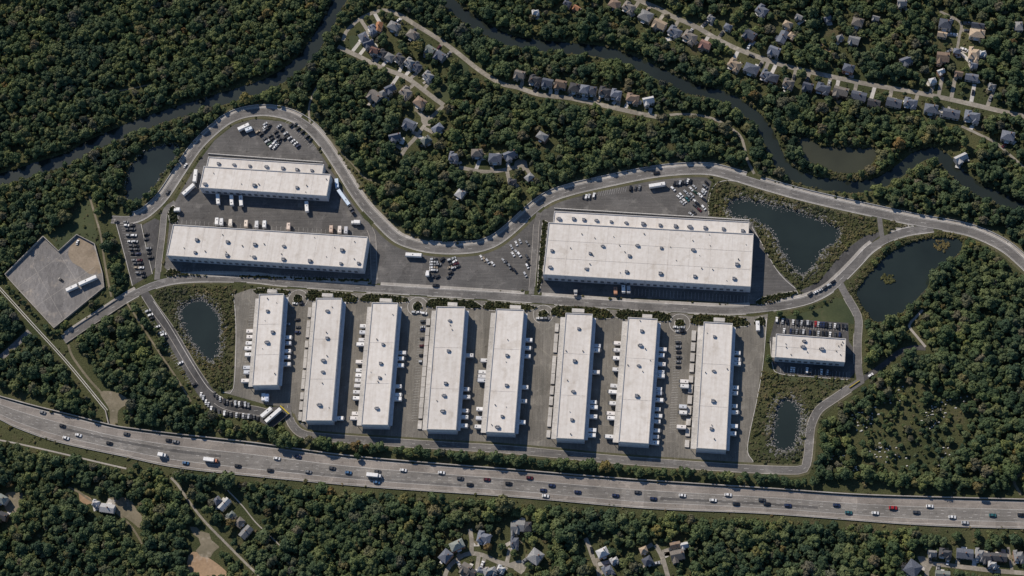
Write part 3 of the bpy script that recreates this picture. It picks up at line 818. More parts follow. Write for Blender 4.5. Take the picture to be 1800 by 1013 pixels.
barrier('low_wall', [(366, 271), (568, 286)], 0.35, 1.2, 'white_trim', 'thin pale wall along the north side of the topmost warehouse', 'wall')
barrier('low_wall', [(974, 367), (1317, 388)], 0.35, 1.2, 'white_trim', 'thin pale wall along the north side of the largest warehouse', 'wall')
barrier('yellow_barrier', [(493, 714), (509, 729)], 0.7, 0.9, 'safety_yellow', 'short yellow barrier beside the two parked trailers', 'barrier', sharp=True)
barrier('fence', [(509, 729), (477, 755)], 0.25, 1.6, 'dark_metal', 'dark fence behind the two parked trailers', 'fence', sharp=True)
barrier('yellow_barrier', [(1493, 682), (1511, 670)], 0.3, 0.9, 'safety_yellow', 'yellow barrier across the end of the east lane', 'barrier', sharp=True)
barrier('retaining_wall', [(186, 722), (192, 748)], 0.7, 1.4, 'concrete', 'short concrete wall where the pipes meet the motorway', 'wall', sharp=True)
# ------------------------------------------------------------------ warehouses
def proto_unit():
    b = MB(); b.box(-1.05, 1.05, -0.85, 0.85, 0.0, 1.55)
    body = b.data('rooftop_unit', 'unit_metal')
    b = MB(); b.cyl((0, 0, 1.553), 0.42, 0.12)
    fan = b.data('fan', 'unit_dark')
    b = MB(); b.box(1.052, 1.75, -0.4, 0.4, 0.15, 1.0)
    duct = b.data('duct', 'unit_dark')
    return body, fan, duct
UNIT = proto_unit()
b = MB(); b.cyl((0, 0, 0), 0.3, 0.8, n=8)
VENT = b.data('vent_pipe', 'unit_dark')
b = MB(); b.box(-1.25, 1.25, -0.06, 0.0, 0, 3.0)
DOOR = b.data('dock_door', 'dock_door')
b = MB(); b.box(-0.16, 0.16, -0.30, 0.0, 0, 1.0)
PIL = b.data('pilaster', 'coping')

def frame_of(corners, h):
    TL, TR, BR, BL = [G(x, y, h) for x, y in corners]
    c = (TL + TR + BR + BL) / 4
    eu, ev = ((TR - TL) + (BR - BL)) / 2, ((TL - BL) + (TR - BR)) / 2
    wu, wv = eu.length ** 2, ev.length ** 2          # turn the rectangle to fit both pairs of sides
    a = (math.atan2(eu.y, eu.x) * wu + (math.atan2(ev.y, ev.x) - math.pi / 2) * wv) / (wu + wv)
    u, v = Vector((math.cos(a), math.sin(a), 0)), Vector((-math.sin(a), math.cos(a), 0))
    W = ((TR - TL).dot(u) + (BR - BL).dot(u)) / 2
    L = ((TL - BL).dot(v) + (TR - BR).dot(v)) / 2
    return c, u, v, W, L, math.atan2(u.y, u.x)

BUILD = []
foot_polys = []
def warehouse(label, corners, h, units, docks='', strip=None, canopy=None, seams_u=0, seams_v=0, door_gap=4.6, group=None, vents=6):
    c, u, v, W, L, ang = frame_of(corners, h)
    root = link('warehouse', None)
    root.location = (c.x, c.y, 0.0); root.rotation_euler = (0, 0, ang)
    tag(root, label, 'warehouse', group)
    def loc(px, py, z):
        p = G(px, py, z) - Vector((c.x, c.y, 0))
        return p.dot(u), p.dot(v)
    hx, hy = W / 2, L / 2
    t = 0.3
    b = MB()
    def hall(hx, hy, y_off, h):
        for args in ((-hx, hx, -hy, -hy + t), (-hx, hx, hy - t, hy)):
            b = MB(); b.box(args[0], args[1], args[2] + y_off, args[3] + y_off, 0, h); b.build('wall', 'wall_panel', root)
        for args in ((-hx, -hx + t, -hy + t, hy - t), (hx - t, hx, -hy + t, hy - t)):
            b = MB(); b.box(args[0], args[1], args[2] + y_off, args[3] + y_off, 0, h); b.build('wall', 'wall_panel', root)
        b = MB(); b.box(-hx + t, hx - t, -hy + t + y_off, hy - t + y_off, h - 0.55, h - 0.1); roof = b.build('roof', 'roof_membrane', root)
        # parapet coping, four lengths
        for a in ((-hx - 0.06, hx + 0.06, hy - 0.42, hy + 0.06), (-hx - 0.06, hx + 0.06, -hy - 0.06, -hy + 0.42), (-hx - 0.06, -hx + 0.42, -hy + 0.42, hy - 0.42), (hx - 0.42, hx + 0.06, -hy + 0.42, hy - 0.42)):
            b = MB(); b.box(a[0], a[1], a[2] + y_off, a[3] + y_off, h + 0.002, h + 0.42); b.build('parapet', 'coping', roof)
        return roof
    roof = hall(hx, hy, 0, h)
    zr = h - 0.1
    for k in range(1, seams_u + 1):
        x = -hx + 2 * hx * k / (seams_u + 1) + random.uniform(-0.6, 0.6)
        b = MB(); b.box(x - 0.07, x + 0.07, -hy + 0.6, hy - 0.6, zr, zr + 0.06, bottom=False); b.build('roof_seam', 'seam', roof)
    for k in range(1, seams_v + 1):
        y = -hy + 2 * hy * k / (seams_v + 1) + random.uniform(-0.6, 0.6)
        b = MB(); b.box(-hx + 0.6, hx - 0.6, y - 0.07, y + 0.07, zr + 0.061, zr + 0.11, bottom=False); b.build('roof_seam', 'seam', roof)
    def put_unit(x, y, z):
        o = link('rooftop_unit', UNIT[0], root); o.location = (x, y, z)
        s = random.uniform(0.85, 1.15); o.scale = (s, s, s); o.rotation_euler = (0, 0, random.choice((0, math.pi, 0)) + random.uniform(-0.03, 0.03))
        for fx in (-0.48, 0.5): link('fan', UNIT[1], o).location = (fx, 0, 0)
        link('duct', UNIT[2], o)
    if strip:
        sc, su, sv, sw, sl, sa = frame_of(strip[0], strip[1])
        d = Vector((sc.x - c.x, sc.y - c.y, 0))
        sx, sy = d.dot(u), d.dot(v)
        y0 = hy + 0.02; y1 = sy + sl / 2
        hyy = (y1 - y0) / 2; yo = (y0 + y1) / 2
        r2 = hall(sw / 2, hyy, yo, strip[1]) if abs(sx) < 0.05 else None
        if r2 is None:
            base = root
            sub = link('annex', None, root); sub.location = (sx, 0, 0)
            hx2 = sw / 2
            for a in ((-hx2, hx2, y1 - t, y1), (-hx2, -hx2 + t, y0, y1 - t), (hx2 - t, hx2, y0, y1 - t)):
                b = MB(); b.box(*a, 0, strip[1]); b.build('wall', 'wall_panel', sub)
            b = MB(); b.box(-hx2 + t, hx2 - t, y0, y1 - t, strip[1] - 0.5, strip[1] - 0.1); b.build('roof', 'roof_membrane', sub)
            for a in ((-hx2 - 0.06, hx2 + 0.06, y1 - 0.42, y1 + 0.06), (-hx2 - 0.06, -hx2 + 0.42, y0, y1 - 0.42), (hx2 - 0.42, hx2 + 0.06, y0, y1 - 0.42)):
                b = MB(); b.box(*a, strip[1] + 0.002, strip[1] + 0.4); b.build('parapet', 'coping', sub)
        for px, py in strip[2]:
            x, y = loc(px, py + 3, strip[1]); put_unit(x, y, strip[1] - 0.1)
    for px, py in units:
        x, y = loc(px, py + 3, h)
        if abs(x) < hx - 1.6 and abs(y) < hy - 1.6: put_unit(x, y, zr)
    for k in range(vents):
        o = link('vent_pipe', VENT, root); o.location = (random.uniform(-hx + 2, hx - 2), random.uniform(-hy + 2, hy - 2), zr)
        s = random.uniform(0.7, 1.4); o.scale = (s, s, s)
    if 's' in docks:
        n = int((2 * hx - 4) / door_gap)
        for k in range(n):
            o = link('dock_door', DOOR, root); o.location = (-hx + 2 + door_gap * (k + 0.5), -hy - 0.003, 1.2)
        for k in range(0, n + 1, 3):
            o = link('pilaster', PIL, root); o.location = (-hx + 2 + door_gap * k, -hy - 0.003, 0.0); o.scale = (1, 1, h - 0.3)
    if 'e' in docks:
        n = int((2 * hy - 4) / door_gap)
        for k in range(n):
            o = link('dock_door', DOOR, root); o.location = (hx + 0.003, -hy + 2 + door_gap * (k + 0.5), 1.2); o.rotation_euler = (0, 0, math.pi / 2)
        for k in range(0, n + 1, 4):
            o = link('pilaster', PIL, root); o.location = (hx + 0.003, -hy + 2 + door_gap * k, 0.0); o.rotation_euler = (0, 0, math.pi / 2); o.scale = (1, 1, h - 0.3)
    if 'e' in docks:
        n = max(3, int(2 * hy / 11)); seg = (2 * hy - 2) / n
        for k in range(n):
            y = -hy + 1 + seg * k
            b = MB(); b.box(hx + 0.07, hx + 2.3, y + 0.05, y + seg - 0.05, 5.0, 5.3); b.build('wall_strip_standin', 'wall_panel', root)  # added slab in the building's shade, stands in for the visible east wall strip
    if canopy:
        wd = canopy[0]
        n = max(3, int(2 * hy / 11)); seg = (2 * hy - 2) / n
        for k in range(n):
            y = -hy + 1 + seg * k
            b = MB(); b.box(-hx - wd, -hx - 0.02, y + 0.06, y + seg - 0.06, 4.2, 4.5); b.build('dock_canopy', 'pale_concrete', root)
            b = MB(); b.box(-hx - wd + 0.15, -hx - wd + 0.4, y + 0.3, y + 0.55, 0, 4.2); b.build('canopy_post', 'galvanised', root)
        if len(canopy) > 1:
            m = n + 3; seg = (2 * hy - 6) / m
            for k in range(m):
                y = -hy + 3 + seg * k
                ln = seg - random.choice((0.3, 0.3, 1.6, 2.6))
                b = MB(); b.box(-hx - wd - 1.1 - canopy[1], -hx - wd - 1.1, y, y + ln, 0, 1.1); b.build('loading_platform', 'pale_concrete', root)
    BUILD.append(dict(c=c, u=u, v=v, W=W, L=L, ang=ang, loc=loc, h=h, corners=corners))
    foot_polys.append(np.array([(c + u * sx * hx + v * sy * hy)[:2] for sx, sy in ((-1, -1), (1, -1), (1, 1), (-1, 1))]))
    return root

U1S = [(384, 285), (412, 287), (439, 289), (469, 290.5), (497, 293), (522, 295.5), (548, 297)]
warehouse('white-roofed warehouse with a raised north strip, topmost beside the ring road bend', [(358, 292), (578, 307), (577, 345), (351, 330)], 9.0,
          [(361, 321), (447, 323), (522, 327), (570, 338)], 's', ([(366, 275), (568, 290), (568, 305), (364, 291)], 8.0, U1S), seams_u=7)
warehouse('long white-roofed warehouse with two rows of roof units above the access road at the west', [(301, 394), (643, 417), (641, 473), (297, 449)], 9.5,
          [(346, 419), (400, 422.5), (448, 427), (343, 441), (399, 446), (447, 449), (499.5, 430), (601, 437), (498, 453), (544.5, 456), (599, 460.5), (630, 460)], 's', seams_u=11, vents=14)
U3S = [(983, 382), (1008, 382), (1026, 383.5), (1049, 385), (1074, 387), (1101, 389), (1130, 390.7), (1160, 393), (1187, 394.5), (1213, 396), (1239, 397.6), (1271, 399.6), (1305, 403)]
warehouse('largest white-roofed warehouse with thirteen roof units along its north strip', [(963, 390), (1325, 413), (1319, 503), (956, 484)], 10.0,
          [(970, 438), (1037, 442.5), (1060, 430), (1106, 447), (1121, 429), (1162, 433), (1219, 436.6), (1295, 462), (967.5, 467), (1031, 470), (1101, 475), (1160.5, 478), (1221, 483), (1290, 487)],
          's', ([(974, 371), (1317, 391), (1316, 411), (973, 389)], 9.0, U3S), seams_u=9, seams_v=2, vents=22)
COLS = [
 ([(455, 516), (499, 518), (487, 678), (444, 677)], [(470, 544), (479, 581), (470, 599)], (3.8,), 'shortest of the eight long white warehouses, at their west end'),
 ([(556, 523), (600, 526), (584, 742), (537, 737)], [(576, 544), (575, 591.6), (569, 631), (568, 651), (562, 709)], (3.6, 2.4), 'second long white warehouse from the west, flanked by loading platforms'),
 ([(654, 532), (699, 533), (682, 749), (635, 745)], [(673, 602.7), (669, 636), (667, 661), (663, 715)], (4.0,), 'third long white warehouse from the west, four units low on its roof'),
 ([(767, 538), (817, 541), (802, 757), (750, 754)], [(791, 561), (788, 614), (783, 671), (781, 692.5), (778.5, 720)], (3.8, 2.8), 'fourth long white warehouse from the west, five roof units in line'),
 ([(873, 543), (920, 545), (905, 762), (853, 759)], [(891, 622), (890, 674.5), (882.5, 729), (875, 748)], (4.0,), 'fifth long white warehouse from the west, bare north half of roof'),
 ([(995, 550), (1041, 553), (1027, 773), (977, 770)], [(1017, 575), (1009.6, 631.7), (1008, 685.6), (1005, 735)], (3.8, 2.6), 'sixth long white warehouse from the west, four evenly spaced roof units'),
 ([(1105, 558), (1155, 561), (1141, 780), (1086, 777)], [(1127.7, 579), (1126, 604.5), (1123, 640), (1119, 693)], (4.0,), 'seventh long white warehouse from the west, roof units crowded to the north'),
 ([(1237, 566), (1288, 569), (1276, 791), (1224, 788)], [(1255.5, 589), (1255, 649.6), (1253, 702), (1250, 750.8)], (3.8, 3.0), 'easternmost of the eight long white warehouses'),
]
for cn, un, cp, lab in COLS:
    warehouse(lab, cn, 9.5, un, 'e', None, cp, 0, 2, 4.4, 'row of eight long warehouses', 5)
warehouse('small white-roofed warehouse between two rows of parked cars in the east', [(1364, 587), (1487, 596), (1485, 637), (1362, 628)], 8.0,
          [(1412, 607), (1414, 597), (1445, 611)], 's', None, (2.0,), 3, 1, 4.2, None, 10)
W1, W2, W3, WB = BUILD[0], BUILD[1], BUILD[2], BUILD[3:11]

# small cabins north of the long warehouses
def cabin(px, py, lx, ly, h, label, ang=-0.055, mat='pale_concrete'):
    p = G(px, py); r = link('cabin', None); r.location = (p.x, p.y, 0.0); r.rotation_euler = (0, 0, ang)
    tag(r, label, 'cabin')
    b = MB(); b.box(-lx / 2, lx / 2, -ly / 2, ly / 2, 0, h); b.build('wall', 'wall_panel', r)
    b = MB(); b.box(-lx / 2 - 0.15, lx / 2 + 0.15, -ly / 2 - 0.15, ly / 2 + 0.15, h + 0.002, h + 0.25); b.build('roof', mat, r)
    b = MB(); b.box(-0.45, 0.45, -ly / 2 - 0.05, -ly / 2 - 0.003, 0, 2.0); b.build('door', 'dark_metal', r)
for k, (px, py) in enumerate(((481, 517), (578, 524), (680, 533), (797, 540), (907, 545), (1017, 551), (1138, 561), (1264, 567))):
    cabin(px, py, 6.5 + (k % 3) * 0.9, 2.2, 5.2, 'flat-roofed entrance box at the north end of the %s long warehouse from the west' % ordinal(k + 1))

# ------------------------------------------------------------------ trailers and lorries
def trailer_protos(L):
    w, h0, h1 = 2.5, 1.05, 3.7
    b = MB(); b.box(-L / 2, L / 2, -w / 2, w / 2, h0, h1 - 0.06)
    b.prism([(-L / 2, -w / 2), (L / 2, -w / 2), (L / 2, w / 2), (-L / 2, w / 2)], h1 - 0.06, h1, 0, False, [(-L / 2 + 0.1, -w / 2 + 0.12), (L / 2 - 0.1, -w / 2 + 0.12), (L / 2 - 0.1, w / 2 - 0.12), (-L / 2 + 0.1, w / 2 - 0.12)])
    box = b.data('cargo_box', 'trailer_skin')
    b = MB(); b.box(-L / 2 + 0.1, L / 2 - 0.1, -0.55, 0.55, 0.75, 1.04); b.box(L / 2 - 2.2, L / 2 - 2.0, -1.0, 1.0, 0.0, 0.75); ch = b.data('chassis', 'dark_metal')
    b = MB()
    b.cyl((0, 0, 0.5), 0.5, 0.42, 'y', 12); wh = b.data('wheel', 'tyre')
    b = MB(); b.box(-0.35, 0.35, -0.35, 0.35, 0, 0.18); hat = b.data('roof_hatch', 'unit_dark')
    b = MB(); b.box(-0.5, 0.5, -0.95, 0.95, 0, 0.5); cool = b.data('cooler', 'unit_dark')
    return dict(L=L, box=box, ch=ch, wh=wh, hat=hat, cool=cool)
TR = {}
def put_trailer(p, ang, L, label, color=(0.74, 0.73, 0.71), group=None, name='trailer', cool=True):
    if L not in TR: TR[L] = trailer_protos(L)
    t = TR[L]
    r = link(name, None); r.location = (p[0], p[1], 0.07); r.rotation_euler = (0, 0, ang)
    tag(r, label, 'trailer', group)
    bx = link('cargo_box', t['box'], r, color)
    link('chassis', t['ch'], r)
    for x in (-L / 2 + 0.9, -L / 2 + 2.0):
        for y in (-1.25, 0.83):
            link('wheel', t['wh'], r).location = (x, y, 0.0)
    h = link('roof_hatch', t['hat'], bx); h.location = (L * random.uniform(-0.3, 0.3), random.uniform(-0.4, 0.4), 3.7)
    if cool and random.random() < 0.5:
        c = link('cooler', t['cool'], bx); c.location = (L / 2 + 0.45, 0, 2.7)
    return r
WHITES = [(0.78, 0.77, 0.75), (0.70, 0.69, 0.67), (0.62, 0.61, 0.60), (0.82, 0.81, 0.79), (0.74, 0.70, 0.66), (0.55, 0.57, 0.60)]
DOCKW = {0: [582, 592, 603, 612, 623, 646, 654, 669], 2: [573, 584, 597.5, 605, 636, 651, 659.6, 668.6, 678, 689, 699.7, 727, 735], 4: [633.5, 654, 661.7, 668.6, 719, 735, 750],
         6: [603.5, 615.5, 629.6, 649.6, 678.4, 689, 709, 727, 735, 767.6], 7: [671.5, 679.7, 715.6, 726, 751.5]}
DOCKE = {0: [593, 603, 617, 627.6, 640], 1: [735], 2: [620, 630, 642, 679, 694, 701], 3: [624.5, 684, 697.6, 722, 733, 748], 4: [597.5, 611.7, 626, 680.5, 705, 742], 5: [608, 615.5, 654, 707, 715.6, 732, 756, 765],
         6: [614, 624.5, 640, 654, 660.5, 684, 691, 703, 719.5, 731, 741, 757, 768, 778], 7: [620.6, 632, 639, 681.5, 691, 714, 724.6, 749, 762]}
NTH = ['westernmost long warehouse', 'second long warehouse from west', 'third long warehouse from west', 'fourth long warehouse from west', 'fifth long warehouse from west', 'sixth long warehouse from west', 'seventh long warehouse from west', 'easternmost long warehouse']
for side, D in (('west', DOCKW), ('east', DOCKE)):
    for bi, ys in D.items():
        B = WB[bi]
        (tlx, tly), (trx, try_), (brx, bry), (blx, bly) = B['corners']
        last = -1e9
        for k, y in enumerate(sorted(ys)):
            f = (y - try_) / (bry - try_)
            ex = (trx + (brx - trx) * f + 14) if side == 'east' else (tlx + (blx - tlx) * f - 10)
            _, vv = B['loc'](ex, y, 3.6)
            vv = -vv
            if vv < last + 2.75: vv = last + 2.75
            last = vv
            vv = -vv
            L = random.choice((5.2, 5.6, 5.2, 6.2))
            uu = (B['W'] / 2 + 0.9 + L / 2 + random.uniform(0, 0.5)) if side == 'east' else -(B['W'] / 2 + (2.9 if bi != 7 else 7.6) + L / 2 + random.uniform(0, 0.5))
            p = B['c'] + B['u'] * uu + B['v'] * vv
            c = random.choice(WHITES)
            nm = {0: 'shiny white', 1: 'white', 2: 'light grey', 3: 'bright white', 4: 'cream', 5: 'bluish grey'}[WHITES.index(c)]
            put_trailer(p, B['ang'] + (0 if side == 'east' else math.pi), L, '%s trailer on %s side of %s, %s from north' % (nm, side, NTH[bi], ordinal(k + 1)), c, 'trailers docked at the long warehouses')

def px_trailer(px, py, length, deg, label, color=(0.76, 0.75, 0.73), cool=True):
    """deg: map direction of the trailer's axis, anticlockwise from picture-right"""
    p = G(px, py, 3.2)
    a = G(px + math.cos(math.radians(deg)) * 10, py - math.sin(math.radians(deg)) * 10, 3.2) - p
    return put_trailer(p, math.atan2(a.y, a.x), length, label, color, None, 'trailer', cool)
for k, (px, py) in enumerate(((383, 350), (407, 352), (423.5, 353), (539, 363))):
    px_trailer(px, py, 8.2, -86, 'white trailer backed to the south docks of the topmost warehouse, %s from the west' % ordinal(k + 1))
for k, (px, py) in enumerate(((381, 393), (389, 394), (405, 395.5), (432.5, 397), (451, 398.5), (464.6, 398), (507, 402), (582, 406.5), (597, 407.5), (608, 408.5))):
    c = [(0.78, 0.77, 0.75), (0.7, 0.7, 0.7), (0.72, 0.66, 0.58), (0.70, 0.60, 0.50), (0.6, 0.6, 0.6), (0.76, 0.76, 0.75), (0.66, 0.54, 0.46), (0.56, 0.42, 0.33), (0.70, 0.62, 0.55), (0.5, 0.5, 0.52)][k]
    nm = ['white', 'light grey', 'cream', 'tan', 'grey', 'white', 'pale orange', 'dull orange', 'beige', 'dark grey'][k]
    px_trailer(px, py - 4, 5.2, 86, '%s trailer behind the wide north-west warehouse, %s from the west' % (nm, ordinal(k + 1)), c)
px_trailer(343, 309, 10.0, 82, 'long white trailer parked upright at the west end of the topmost warehouse')
px_trailer(331, 333, 11.0, 42, 'long pale trailer parked aslant west of the topmost warehouse')
px_trailer(592, 322, 7.0, 95, 'pale blue trailer parked just east of the topmost warehouse', (0.55, 0.66, 0.78))
px_trailer(604, 347, 15.0, -54, 'long light blue trailer parked aslant east of the topmost warehouse', (0.58, 0.68, 0.78))
px_trailer(727, 448, 11.5, -3, 'lone white trailer in the dark car park below the ring road')
px_trailer(1155, 325, 11.5, 9, 'lone white trailer by the ring road north of the largest warehouse')
px_trailer(428, 223, 9.0, 25, 'white trailer near the ring road top in the north-west yard')
px_trailer(437, 227, 5.2, 22, 'short pale blue trailer beside the white one in the north-west yard', (0.6, 0.66, 0.72))
px_trailer(1332, 573, 7.0, -87, 'white trailer standing upright beside the lane west of the small warehouse')
px_trailer(463, 698, 5.2, 88, 'white trailer behind the shortest long warehouse, west one of the pair')
px_trailer(469, 699, 5.2, 88, 'pale blue trailer behind the shortest long warehouse, east one of the pair', (0.55, 0.62, 0.74))
px_trailer(468, 725, 9.0, 40, 'shorter of two white trailers parked aslant beside the yellow barrier')
px_trailer(480, 730, 13.5, 41, 'longer of two white trailers parked aslant beside the yellow barrier')
px_trailer(126, 506, 8.6, 25, 'white trailer in the walled storage yard, west one of two')
px_trailer(154, 493, 13.5, 24, 'white trailer in the walled storage yard, east and longer one of two', (0.80, 0.79, 0.77))
px_trailer(1082, 511, 5.2, -88, 'orange trailer at the south docks of the largest warehouse', (0.45, 0.22, 0.13))
px_trailer(1096, 508, 5.2, -88, 'white trailer beside the orange one at the largest warehouse')
px_trailer(1105, 509, 5.2, -88, 'grey trailer beside the orange one at the largest warehouse', (0.45, 0.45, 0.45))

def lorry(px, py, boxlen, deg, label, color=(0.76, 0.75, 0.73), cab=(0.6, 0.6, 0.6), name='lorry'):
    p = G(px, py, 1.5)
    a = G(px + math.cos(math.radians(deg)) * 10, py - math.sin(math.radians(deg)) * 10, 1.5) - p
    r = link(name, None); r.location = (p.x, p.y, 0.09); r.rotation_euler = (0, 0, math.atan2(a.y, a.x)); tag(r, label, 'lorry')
    b = MB(); b.box(-boxlen / 2, boxlen / 2, -1.25, 1.25, 1.0, 3.7); b.build('cargo_box', 'trailer_skin', r, color)
    b = MB(); b.prism([(boxlen / 2 + 0.35, -1.15), (boxlen / 2 + 2.5, -1.15), (boxlen / 2 + 2.5, 1.15), (boxlen / 2 + 0.35, 1.15)], 0.6, 2.7, 0, True,
                      [(boxlen / 2 + 0.45, -1.0), (boxlen / 2 + 1.9, -1.0), (boxlen / 2 + 1.9, 1.0), (boxlen / 2 + 0.45, 1.0)]); c = b.build('cab', 'car_paint', r, cab)
    b = MB(); b.face([(boxlen / 2 + 2.29, -0.95, 1.5), (boxlen / 2 + 2.29, 0.95, 1.5), (boxlen / 2 + 1.99, 0.9, 2.55), (boxlen / 2 + 1.99, -0.9, 2.55)]); b.build('windscreen', 'glass', c)
    b = MB(); b.box(-boxlen / 2, boxlen / 2 + 2.2, -0.5, 0.5, 0.6, 0.98); b.build('chassis', 'dark_metal', r)
    for x in (-boxlen / 2 + 0.9, -boxlen / 2 + 2.1, boxlen / 2 + 1.4):
        for y in (-1.2, 0.8):
            b = MB(); b.cyl((x, y, 0.5), 0.5, 0.4, 'y', 12); b.build('wheel', 'tyre', r)
lorry(368, 809, 7.4, -7, 'white box lorry with an orange-marked front on the western motorway', cab=(0.55, 0.22, 0.12))
lorry(655, 836, 7.8, -6, 'white box lorry on the middle of the motorway', cab=(0.7, 0.7, 0.7))
lorry(283, 800, 3.6, -8, 'short white box van on the western motorway', cab=(0.75, 0.75, 0.74))
lorry(628, 392, 4.6, 178, 'white rigid lorry waiting at the east end of the north-west yard', cab=(0.74, 0.73, 0.7))
lorry(617, 369, 2.2, -54, 'dark tractor unit at the end of the light blue trailer', (0.06, 0.06, 0.07), (0.08, 0.08, 0.09))
lorry(314, 370, 2.6, 180, 'small white lorry in the bend of the west lane', cab=(0.72, 0.72, 0.7))
lorry(1012, 514, 2.0, -90, 'small grey lorry below the west end of the largest warehouse', (0.4, 0.4, 0.4), (0.55, 0.5, 0.45))
lorry(751.7, 484, 2.4, 90, 'small white box van in the dark car park below the ring road', cab=(0.74, 0.73, 0.72))

# ------------------------------------------------------------------ cars
def car_meshes():
    out = {}
    side = [(-2.2, 0.45), (-2.15, 0.88), (-1.55, 0.95), (1.0, 0.93), (2.0, 0.78), (2.2, 0.5), (2.15, 0.28), (-2.15, 0.28)]
    cab0 = [(-1.7, 0.93), (1.05, 0.92)]; cab1 = [(-1.15, 1.42), (0.35, 1.42)]
    def body(b, mi=0):
        n = len(b.v); k = len(side)
        for y, s in ((-0.9, 1), (0.9, 1)):
            b.v += [(x, y * (0.93 if abs(x) > 2.1 else 1), z) for x, z in side]
        for i in range(k):
            j = (i + 1) % k
            b.f.append((n + i, n + k + i, n + k + j, n + j)); b.m.append(mi)
        b.f.append(tuple(n + i for i in range(k))); b.m.append(mi)
        b.f.append(tuple(n + k + i for i in reversed(range(k)))); b.m.append(mi)
        b.face([(-1.15, -0.68, 1.42), (0.35, -0.68, 1.42), (0.35, 0.68, 1.42), (-1.15, 0.68, 1.42)], mi)
        for s in (-1, 1):
            for x0, x1 in ((-1.7, -1.15), (1.05, 0.35)):
                b.face([(x0, s * 0.84, 0.93), (x0 + (x1 - x0) * 0.15, s * 0.84, 0.93), (x1 + 0.02, s * 0.69, 1.41), (x1, s * 0.68, 1.42)], mi)
    def ws(b, mi=0): b.face([(1.05, -0.82, 0.925), (1.05, 0.82, 0.925), (0.36, 0.67, 1.415), (0.36, -0.67, 1.415)], mi)
    def rw(b, mi=0): b.face([(-1.7, 0.82, 0.94), (-1.7, -0.82, 0.94), (-1.16, -0.67, 1.415), (-1.16, 0.67, 1.415)], mi)
    def sw(b, mi=0, ss=(-1, 1)):
        for s in ss: b.face([(-1.66, s * 0.84, 0.935), (1.0, s * 0.84, 0.93), (0.36, s * 0.69, 1.41), (-1.15, s * 0.69, 1.41)], mi)
    def wheel(b, x, y, mi=0): b.cyl((x, y, 0.32), 0.32, 0.22, 'y', 10, mi)
    for nm, fn in (('body', body), ('windscreen', ws), ('rear_window', rw)):
        b = MB(); fn(b); out[nm] = b.data(nm, 'car_paint' if nm == 'body' else 'glass')
    for s in (-1, 1):
        b = MB(); sw(b, 0, (s,)); out['side%d' % s] = b.data('side_window', 'glass')
    b = MB(); wheel(b, 0, 0); out['wheel'] = b.data('wheel', 'tyre')
    b = MB(); body(b, 0); ws(b, 1); rw(b, 1); sw(b, 1)
    for x in (-1.35, 1.35):
        for y in (-0.92, 0.70): wheel(b, x, y, 2)
    out['all'] = b.data('car', ['car_paint', 'glass', 'tyre'])
    b = MB()     # van / SUV
    b.prism([(-2.2, -0.93), (2.25, -0.93), (2.25, 0.93), (-2.2, 0.93)], 0.3, 1.0, 0)
    b.prism([(-2.15, -0.9), (1.2, -0.9), (1.2, 0.9), (-2.15, 0.9)], 1.0, 1.75, 1, False, [(-1.95, -0.74), (0.5, -0.74), (0.5, 0.74), (-1.95, 0.74)])
    b.box(-1.95, 0.5, -0.74, 0.74, 1.752, 1.80, 0, False)
    for x in (-1.35, 1.4):
        for y in (-0.94, 0.72): b.cyl((x, y, 0.34), 0.34, 0.22, 'y', 10, 2)
    out['suv'] = b.data('suv', ['car_paint', 'glass', 'tyre'])
    return out
CM = car_meshes()
CARCOL = {'white': (0.78, 0.78, 0.77), 'silver': (0.46, 0.47, 0.48), 'grey': (0.20, 0.205, 0.21), 'charcoal': (0.06, 0.062, 0.066), 'black': (0.014, 0.014, 0.016),
          'navy': (0.018, 0.028, 0.075), 'blue': (0.05, 0.13, 0.26), 'red': (0.33, 0.02, 0.02), 'maroon': (0.09, 0.015, 0.018), 'teal': (0.03, 0.12, 0.13), 'tan': (0.38, 0.31, 0.22), 'green': (0.03, 0.07, 0.04)}
def mapdir(px, py, deg):
    p = G(px, py, 0.7)
    a = G(px + math.cos(math.radians(deg)) * 10, py - math.sin(math.radians(deg)) * 10, 0.7) - p
    return p, math.atan2(a.y, a.x)
def moving_car(px, py, deg, colr, label, scale=1.0, group='cars on the motorway', z=0.07):
    p, a = mapdir(px, py, deg)
    r = link('car', None); r.location = (p.x, p.y, z); r.rotation_euler = (0, 0, a); r.scale = (scale,) * 3
    tag(r, label, 'car', group)
    bd = link('body', CM['body'], r, CARCOL[colr])
    link('windscreen', CM['windscreen'], bd); link('rear_window', CM['rear_window'], bd)
    link('side_window', CM['side-1'], bd); link('side_window', CM['side1'], bd)
    for x in (-1.35, 1.35):
        for y in (-0.92, 0.70): link('wheel', CM['wheel'], r).location = (x, y, 0)
def parked(px, py, deg, colr, label, group, suv=False, z=0.07):
    p, a = mapdir(px, py, deg)
    o = link('car', CM['suv' if suv else 'all'], None, CARCOL[colr]); o.location = (p.x, p.y, z); o.rotation_euler = (0, 0, a)
    s = random.uniform(0.84, 0.95); o.scale = (s, s, s)
    tag(o, label, 'car', group)
